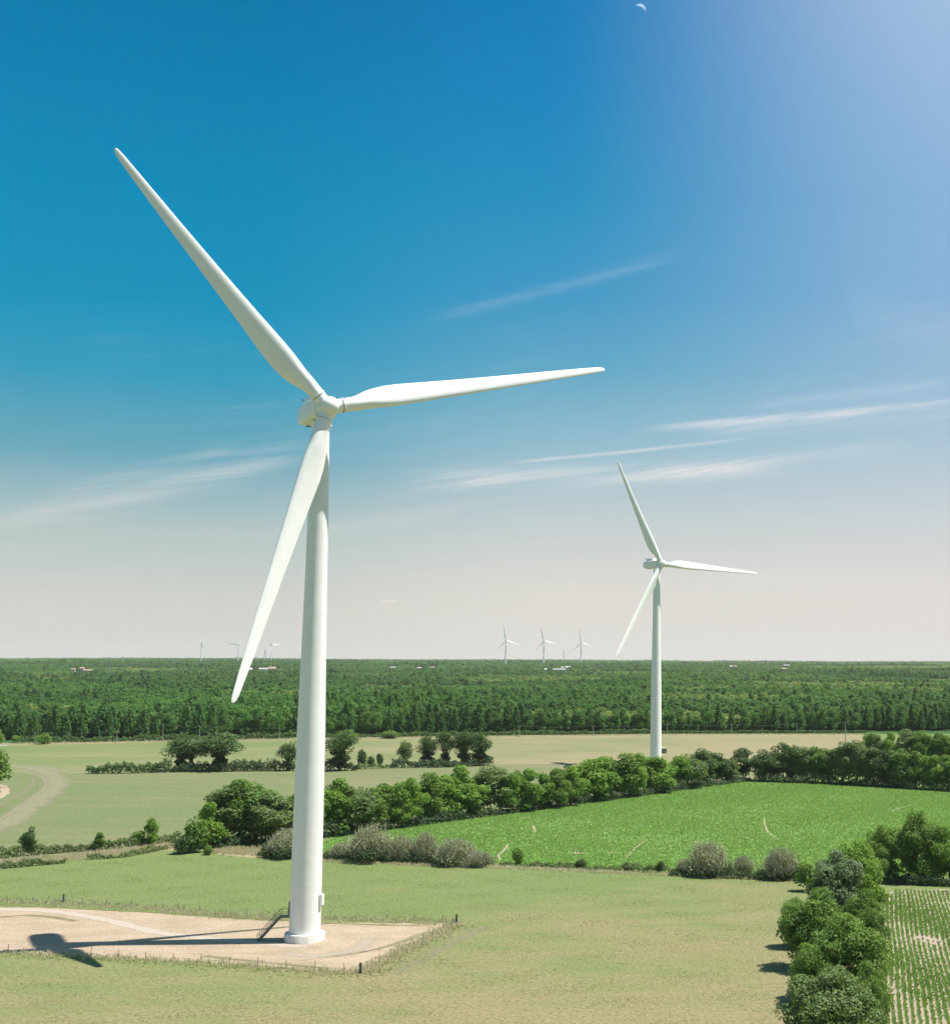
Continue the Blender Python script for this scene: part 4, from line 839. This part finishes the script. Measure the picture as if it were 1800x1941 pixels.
# ------------------------------------------------------------------ fences round the pad
def fence(pxs, n, label, corners, seed):
    rg = random.Random(seed); P = [G(*q) for q in pxs]; L = [(P[i + 1] - P[i]).length for i in range(len(P) - 1)]; tot = sum(L)
    def at(s):
        for i, l in enumerate(L):
            if s <= l or i == len(L) - 1: return P[i].lerp(P[i + 1], min(1, s / l))
            s -= l
    e = empty('fence', P[0]); tag(e, label, 'fence'); o0 = P[0]
    pm = MB(); pm.box((0, 0, .55), (.075, .075, 1.12)); pmesh = pm.mesh('post', M['post'])
    for k in range(n):
        q = at((k + .5) / n * tot) - o0; o = obj('post', pmesh, e); o.location = q; o.rotation_euler = (rg.uniform(-.05, .05), rg.uniform(-.05, .05), rg.uniform(0, 1)); o.scale = (rg.uniform(.8, 1.1),) * 2 + (rg.uniform(.85, 1.12),)
    for c in corners:
        q = G(*c) - o0; cp = MB(); cp.tube([(0, 0, -.1), (0, 0, 1.35), (0, 0, 1.42)], [.17, .16, .10], 10); o = cp.build('corner_post', M['postdark'], e, True, 40); o.location = q
    w_ = MB()
    for hh in (.45, .8, 1.1):
        w_.tube([tuple(q - o0 + Vector((0, 0, hh))) for q in P], .008, 4, False)
    w_.build('wire', M['wire'], e)
fence([(-120, 1710), (0, 1709), (120, 1712), (300, 1722), (450, 1736), (640, 1741), (865, 1749)], 20, 'wire fence with thin posts along the far side of the stony pad', [(120, 1711)], 1)
fence([(865, 1750), (683, 1845)], 9, 'wire fence slanting down the right side of the stony pad', [(865, 1751), (683, 1846)], 2)
fence([(-120, 1802), (0, 1805), (170, 1813), (440, 1829), (680, 1845)], 15, 'wire fence with thin posts along the near side of the stony pad', [], 3)
def tufts(name, pxs, width, n, h, mat, seed, label, clump=6):
    rg = np.random.default_rng(seed); line = smooth_line([G(*q) for q in pxs], 4); A = ARR([tuple(q) for q in line]); k = rg.integers(0, len(A) - 1, n); seg = np.linalg.norm(A[1:] - A[:-1], axis=1); k = rg.choice(len(seg), n, p=seg / seg.sum())
    c = A[k] + (A[k + 1] - A[k]) * rg.uniform(0, 1, n)[:, None]; d = (A[k + 1] - A[k]) / seg[k][:, None]; sd = np.stack([-d[:, 1], d[:, 0], 0 * d[:, 0]], -1); c = c + sd * (rg.normal(size=n) * width / 2)[:, None]
    c = np.repeat(c, clump, 0) + rg.normal(size=(n * clump, 3)) * ARR([.14, .14, 0]); m_ = len(c); c[:, 2] = .02
    hh = h * rg.uniform(.4, 1.2, m_) * np.repeat(rg.uniform(.4, 1.3, n), clump); a = rg.uniform(0, 6.28, m_); ln = rg.uniform(.1, .5, m_); dx = np.stack([np.cos(a), np.sin(a), 0 * a], -1); sx = np.stack([-np.sin(a), np.cos(a), 0 * a], -1)
    tip = c + dx * (ln * hh)[:, None]; tip[:, 2] += hh; mid = c + dx * (ln * hh * .3)[:, None]; mid[:, 2] += hh * .6; ww = .03 + .03 * rg.uniform(0, 1, (m_, 1))
    v = np.stack([c - sx * ww, c + sx * ww, mid + sx * ww * .9, tip], 1).reshape(-1, 3); f = np.arange(4 * m_).reshape(-1, 4)
    o = obj(name, np_mesh(name, v, f, mat, False, np.repeat(np.clip(np.repeat(rg.uniform(0, 1, n), clump) * .6 + rg.uniform(0, .4, m_), 0, 1), 4))); tag(o, label, 'grass', kind='stuff'); return o
tufts('dry_grass', [(-120, 1712), (0, 1711), (120, 1715), (300, 1725), (450, 1739), (640, 1744), (865, 1751)], 2.0, 1200, .5, M['dry'], 1, 'tall dry grass along the far fence')
tufts('dry_grass', [(865, 1752), (770, 1800), (683, 1846)], 1.8, 900, .45, M['dry'], 2, 'tall dry grass along the slanting fence')
tufts('dry_grass', [(-120, 1803), (0, 1806), (170, 1814), (440, 1830), (680, 1846)], 1.5, 800, .42, M['dry'], 3, 'tall dry grass along the near fence')
tufts('rough_grass', [(-120, 1707), (0, 1707), (120, 1711), (300, 1721), (450, 1735), (640, 1741), (865, 1748)], 2.4, 700, .35, M['drygreen'], 4, 'rough green grass along the far fence')
tufts('rough_grass', [(860, 1756), (770, 1804), (690, 1849), (440, 1833), (170, 1817), (-60, 1808)], 2.4, 900, .25, M['drygreen'], 5, 'rough green grass outside the near fence')
tufts('dry_grass', [(-120, 1652), (0, 1638), (160, 1624), (330, 1603)], 4.5, 3800, .6, M['dry'], 6, 'dry grass on the bank between the left hedges')
tufts('dry_grass', [(400, 1614), (500, 1622), (640, 1634), (930, 1645), (1280, 1660), (1530, 1670)], 1.6, 3600, .55, M['dry'], 7, 'dry grass fringe between the meadow and the near hedge')
tufts('dry_grass', [(0, 1412), (320, 1406.5), (560, 1402.5), (900, 1398), (1250, 1394), (1640, 1393)], 3.0, 5000, .7, M['dry'], 8, 'pale dry grass verge below the wood')
tufts('dry_grass', [(420, 1612), (500, 1617)], 5, 1200, .6, M['dry'], 9, 'dry grass patch left of the near tower')
# grass and low crop over the fields near enough to show
def carpet(name, poly, n, h, mat, seed, label, wd=.05, clumpy=.06, even=False):
    rg = np.random.default_rng(seed); P = ARR([tuple(G(*q))[:2] for q in poly]); lo, hi = P.min(0), P.max(0)
    q = rg.uniform(lo, hi, (n * 3, 2)); ins = np.zeros(len(q), bool); j = len(P) - 1
    for i in range(len(P)):
        c_ = ((P[i, 1] > q[:, 1]) != (P[j, 1] > q[:, 1])) & (q[:, 0] < (P[j, 0] - P[i, 0]) * (q[:, 1] - P[i, 1]) / (P[j, 1] - P[i, 1] + 1e-9) + P[i, 0]); ins ^= c_; j = i
    q = q[ins]; prob = .5 + .5 * np.sin(q[:, 0] * clumpy * 3 + 2 * np.sin(q[:, 1] * clumpy)) * np.sin(q[:, 1] * clumpy * 4 + np.sin(q[:, 0] * clumpy * 2)); q = q[rg.uniform(size=len(q)) < (.7 + .3 * prob if even else .05 + .95 * prob ** 2)][:n]
    if even:
        for pl, wb in BARE:
            for a_, b_ in zip(pl[:-1], pl[1:]):
                a_, b_ = ARR(a_), ARR(b_); d_ = b_ - a_; t_ = np.clip(((q - a_) @ d_) / (d_ @ d_), 0, 1); q = q[np.hypot(*(q - a_ - t_[:, None] * d_).T) > wb * rg.uniform(0, .55, len(q))]
    m_ = len(q); c = np.concatenate([q, np.full((m_, 1), .015)], 1); a = rg.uniform(0, 6.28, m_); hh = h * rg.uniform(.5, 1.4, m_); dx = np.stack([np.cos(a), np.sin(a), 0 * a], -1); sx = np.stack([-np.sin(a), np.cos(a), 0 * a], -1)
    tip = c + dx * (hh * .7)[:, None]; tip[:, 2] += hh; mid = c + dx * (hh * .25)[:, None]; mid[:, 2] += hh * .7; w_ = wd * rg.uniform(.6, 1.6, (m_, 1))
    v = np.stack([c - sx * w_, c + sx * w_, mid + sx * w_, tip], 1).reshape(-1, 3)
    o = obj(name, np_mesh(name, v, np.arange(4 * m_).reshape(-1, 4), mat, False, np.repeat(rg.uniform(0, 1, m_), 4))); tag(o, label, 'grass' if 'grass' in name else 'crop', kind='stuff')
M['meadowblade'] = foliage('meadow_blades', (0.146, 0.185, 0.065), (0.249, 0.228, 0.120), .35)
M['cropblade'] = foliage('crop_blades', (0.123, 0.235, 0.048), (0.172, 0.278, 0.070), .4)
carpet('meadow_grass', [(-100, 1650), (330, 1622), (500, 1630), (900, 1646), (1300, 1660), (1520, 1672), (1500, 1740), (1470, 2000), (-100, 2000), (-100, 1812), (170, 1820), (683, 1852), (900, 1752), (640, 1738), (120, 1708), (-100, 1706)], 60000, .07, M['meadowblade'], 21, 'short meadow grass in the foreground', .06, .09)
carpet('crop_leaves', [(590, 1606), (640, 1586), (780, 1566), (900, 1550), (1050, 1531), (1200, 1509), (1340, 1488), (1400, 1479), (1440, 1478), (1560, 1481), (1800, 1496), (1950, 1518), (1950, 1664),
                     (1800, 1662), (1640, 1668), (1520, 1666), (1300, 1653), (1100, 1646), (950, 1637), (800, 1632), (640, 1630), (590, 1625)], 170000, .22, M['cropblade'], 22, 'bright green young crop beyond the near hedge', .13, .03, True)
# maize rows at the lower right, converging slightly to the left with distance
def rows():
    rg = np.random.default_rng(31); V = []; T = []; A0, A1 = G(1664, 2080), G(1664, 1687); d = (A1 - A0); L = d.length; d.normalize(); s = Vector((d.y, -d.x, 0))
    for r in range(-4, 62):
        off = r * .72 + .1
        n = int(L / .2)
        for k in range(n):
            if rg.uniform() < .07: continue
            t = k * .2 + rg.uniform(-.08, .08); wob = .12 * math.sin(t * .11 + r * .3) + rg.normal() * .05 + (1 - t / L) ** 2 * (.5 + off * .10); q = A0 + d * t + s * (off + wob)
            if r < 4 and t > L * .95: continue
            h = .40 * rg.uniform(.5, 1.25) * (.92 + .15 * math.sin(t * .13 + r * .21))
            if math.sin(q.x * .55) + math.sin(q.y * .21 + 1) + math.sin(q.x * .2 + q.y * .33) > 2.15 and rg.uniform() < .8: continue
            tn = rg.uniform()
            for j in range(4):
                a = rg.uniform(0, 6.28); dx, dy = math.cos(a), math.sin(a); l = h * rg.uniform(.6, 1.1); w_ = .068
                V += [(q.x - dy * w_, q.y + dx * w_, .02), (q.x + dy * w_, q.y - dx * w_, .02), (q.x + dx * l * .6 + dy * w_, q.y + dy * l * .6 - dx * w_, h), (q.x + dx * l, q.y + dy * l, h * .7)]; T += [tn] * 4
    o = obj('maize_rows', np_mesh('maize_rows', V, np.arange(len(V)).reshape(-1, 4), M['maize'], False, T)); tag(o, 'young green maize in rows on pale soil at lower right', 'crop', kind='stuff')
rows()

# ------------------------------------------------------------------ poles, pylons, masts, buildings
def utility_pole(px_, base, top_, label, grp='utility poles along the foot of the wood'):
    q = G(px_, base); h = (base - top_) / scale_at(q); e = empty('utility_pole', q); tag(e, label, 'pole', grp)
    b = MB(); b.tube([(0, 0, -.3), (0, 0, h)], [.22, .15], 8); b.build('shaft', M['pole'], e); b = MB(); b.box((0, 0, h - .35), (1.9, .14, .16))
    for x_ in (-.8, 0, .8): b.tube([(x_, 0, h - .3), (x_, 0, h - .02)], .05, 6)
    b.build('crossarm', M['pole'], e); return q + Vector((0, 0, h))
tops = []
for px_, ba_, to_, lb in [(66, 1411, 1388, 'utility pole beside the bright clipped bush at far left'), (221, 1408, 1386, 'utility pole at the foot of the wood, left of the tall pale pole'), (308, 1407, 1373, 'tall pale utility pole left of the leftmost ivy tree'), (378, 1404, 1377, 'utility pole rising between the leftmost ivy trees'),
                         (529, 1402, 1380, 'utility pole just left of the near tower'), (984, 1398, 1376, 'utility pole right of the ivy tree hedge end'), (1124, 1395, 1376, 'utility pole midway between the end of the ivy trees and the far tower'), (1264, 1393, 1373, 'utility pole just right of the middle distance tower'),
                         (1386, 1392, 1373, 'utility pole second to the right of the middle distance tower'), (1510, 1392, 1372, 'utility pole third to the right of the middle distance tower'), (1602, 1407, 1369, 'tallest utility pole, standing in the pale field at right')]:
    tops.append(utility_pole(px_, ba_, to_, lb))
for i_ in range(len(tops) - 1):
    if tops[i_ + 1].x - tops[i_].x > 80: continue
    b = MB(); a_, c_ = tops[i_], tops[i_ + 1]
    for ox in (-.8, 0, .8):
        b.tube([tuple(a_.lerp(c_, t / 8) + Vector((ox * .3, ox, -1.0 * math.sin(math.pi * t / 8)))) for t in range(9)], .006, 3, False)
    o = b.build('overhead_line', M['wire']); tag(o, f'thin overhead wires, {ordinal(i_)} span from the left at the foot of the wood', 'cable', 'overhead wires at the foot of the wood')
def far_base(px_, dist):
    d = dir_of(px_, 1250); q = Vector((d.x, d.y, 0)).normalized() * dist; return Vector((q.x, q.y, float(terr(ARR(q.x), ARR(q.y)))))
def lattice(px_, dist, h, label, name='pylon', arms=True):
    q = far_base(px_, dist); e = empty(name, q); tag(e, label, 'pylon' if arms else 'mast'); b = MB(); w0, w1 = h * .09, h * .02; lev = 7
    def cor(k): w_ = w0 + (w1 - w0) * k / lev; return [Vector((sx * w_, sy * w_, h * k / lev)) for sx, sy in ((-1, -1), (1, -1), (1, 1), (-1, 1))]
    for k in range(lev):
        A, B = cor(k), cor(k + 1)
        for i in range(4): b.tube([A[i], B[i]], .22, 4, False); b.tube([A[i], B[(i + 1) % 4]], .14, 4, False); b.tube([A[(i + 1) % 4], B[i]], .14, 4, False)
    b.build('lattice', M['wire'], e)
    if arms:
        b = MB(); [b.tube([(-h * .18, 0, z_), (h * .18, 0, z_)], .25, 4) for z_ in (h * .74, h * .9)]; b.build('crossarm', M['wire'], e)
lattice(208, 2500, 32, 'pale lattice pylon among the trees at far left'); lattice(1130, 2400, 32, 'pale lattice pylon below the rightmost distant turbine')
lattice(1068, 6000, 62, 'thin mast on the horizon between two distant turbines', 'mast', False); lattice(502, 6000, 60, 'thin mast on the horizon left of the near tower', 'mast', False)
WALL = plain('render_wall', (.42, .37, .31), .85, .05, .3); WHITE = plain('white_cladding', (.46, .45, .43), .6, .03, .3); TILE = plain('clay_tiles', (.38, .255, .19), .85, .12, .6); GREYR = plain('grey_roof', (.36, .355, .34), .7, .06, .4); PANE = plain('window_glass', (.05, .06, .07), .15, .1, 1)
def house(px_, py_, wpx, hpx, dist, roofmat, wallmat, label, shed=False, name='house'):
    q = far_base(px_, dist); sc = F_PX / dist; w_ = wpx / sc; h_ = hpx / sc; horizon = 1252.5 + (px_ - CX) * ROLL
    zb = CAM_H - (py_ - horizon) / F_PX * q.y                     # height of the wall foot that the photo shows above the trees
    h0 = max(h_ * .5, 2.5); zb = max(zb, q.z)
    e = empty(name, (q.x, q.y, q.z), .12); tag(e, label, 'shed' if shed else 'house'); bz = zb - q.z; d_ = max(8, w_ * .45)
    b = MB(); b.box((0, 0, (bz + h0) / 2), (w_, d_, bz + h0)); b.build('wall', wallmat, e)
    b = MB(); z0 = bz + h0; z1 = bz + max(h_, h0 + 2); o_ = .5
    b.add([(-w_ / 2 - o_, -d_ / 2 - o_, z0), (w_ / 2 + o_, -d_ / 2 - o_, z0), (w_ / 2 + o_, d_ / 2 + o_, z0), (-w_ / 2 - o_, d_ / 2 + o_, z0), (-w_ / 2 - o_, 0, z1), (w_ / 2 + o_, 0, z1)], [(0, 1, 5, 4), (2, 3, 4, 5), (0, 4, 3), (1, 2, 5), (3, 2, 1, 0)])
    b.build('roof', roofmat, e)
    if not shed:
        for k in range(max(1, int(w_ / 5))): b = MB(); b.box((-w_ / 2 + 2.5 + k * 5, -d_ / 2 - .03, bz + h0 * .55), (1.3, .1, 1.5)); b.build('window', PANE, e)
        b = MB(); b.box((w_ * .25, .6, z1 + .2), (.8, .8, 1.6)); b.build('chimney', TILE, e)
    KEEPOUT.append((q.x, q.y, w_ / 2 + 8, 420))
H_ = [(500, 1271, 15, 5, 3200, GREYR, WHITE, 'long white farm shed right of the lowest blade', True), (516, 1271, 13, 7, 3250, TILE, WALL, 'pink roofed farmhouse nearest the near tower, on the left', False), (475, 1272, 7, 6, 3150, WHITE, WHITE, 'tall white barn touching the lowest blade', True),
      (168, 1273, 14, 4, 3000, TILE, WALL, 'long orange roofed house in the wood at far left', False), (157, 1269, 7, 4, 3100, TILE, WALL, 'small house behind the long orange roofed one', False), (140, 1271, 6, 3, 3050, TILE, WALL, 'leftmost tiny roof in the wood', False),
      (1077, 1267, 10, 4, 3500, WHITE, WALL, 'pale house below the middle distant turbines, right of its twin', False), (1066, 1267, 5, 3, 3500, WHITE, WALL, 'smaller pale house, left of its twin', False), (1060, 1271, 24, 2.5, 3100, GREYR, WALL, 'long low pale building in front of the twin pale houses', True),
      (1034, 1271, 5, 3, 3100, WHITE, WALL, 'tiny pale hut left of the long low building', True), (921, 1263, 3, 2.5, 3900, WHITE, WALL, 'tiny white hut left of the distant turbines', True), (1385, 1265, 5, 3, 3500, WHITE, WALL, 'pale house right of the far tower, left of a pair', False),
      (1393, 1265, 6, 3, 3500, TILE, WALL, 'pink roofed house right of the far tower, right of a pair', False), (1485, 1270, 8, 3, 3100, TILE, WALL, 'pinkish house alone in the wood at right', False), (1490, 1263, 11, 2.5, 3900, GREYR, WALL, 'long grey building behind the lone pinkish house', True),
      (795, 1268, 8, 2, 3400, GREYR, WALL, 'low grey roofs left of three in the wood right of the near tower', True), (820, 1267, 8, 2, 3500, TILE, WALL, 'low tiled roof in the wood, right of the low grey roofs', True), (745, 1267, 10, 2, 3500, GREYR, WALL, 'long low grey roof in the wood nearest the near tower on the right', True)]
for h in H_: house(h[0], h[1], h[2], h[3], h[4], h[5], h[6], h[7], h[8], 'shed' if h[8] else 'house')
forest_done()

# ------------------------------------------------------------------ the moon by day
mm, t, out = newmat('day_moon'); df = t.new('ShaderNodeBsdfDiffuse'); df.inputs[0].default_value = (.30, .27, .27, 1); tr = t.new('ShaderNodeBsdfTransparent'); ad = t.new('ShaderNodeAddShader'); gg = t.new('ShaderNodeNewGeometry'); mx = t.new('ShaderNodeMixShader')
t.l.new(df.outputs[0], ad.inputs[0]); t.l.new(tr.outputs[0], ad.inputs[1]); t.l.new(gg.outputs['Backfacing'], mx.inputs[0]); t.l.new(ad.outputs[0], mx.inputs[1]); t.l.new(tr.outputs[0], mx.inputs[2]); t.l.new(mx.outputs[0], out.inputs[0])
b = MB(); b.lathe([(max(.001, math.cos(a)), math.sin(a)) for a in np.linspace(-1.5707, 1.5707, 33)], 48); D_ = 30000.0
mo = b.build('moon', mm, None, True)
bm = bmesh.new(); bm.from_mesh(mo.data); bmesh.ops.delete(bm, geom=[f for f in bm.faces if f.calc_center_median().normalized().dot(SUN_DIR) < .12], context='FACES'); bm.to_mesh(mo.data); bm.free()
dd = dir_of(1212, 19); mo.location = Vector((0, 0, CAM_H)) + dd * D_; mo.scale = (D_ / F_PX * 11.5 * .95,) * 3; tag(mo, 'pale thin crescent moon in the blue sky at the top', 'moon')

# ------------------------------------------------------------------ haze
HZ = 3.2e-5
hm = bpy.data.materials.new('haze'); hm.use_nodes = True; t = NT(hm.node_tree); t.n.clear(); out = t.new('ShaderNodeOutputMaterial'); pv = t.new('ShaderNodeVolumePrincipled')
pv.inputs['Color'].default_value = (.90, .90, .88, 1); pv.inputs['Density'].default_value = HZ; t.l.new(pv.outputs[0], out.inputs['Volume'])
hb = MB(); hb.box((0, 5500, 81), (26000, 18000, 168)); ho = hb.build('haze', hm); tag(ho, 'thin pale haze over the far wood', 'haze', kind='stuff')
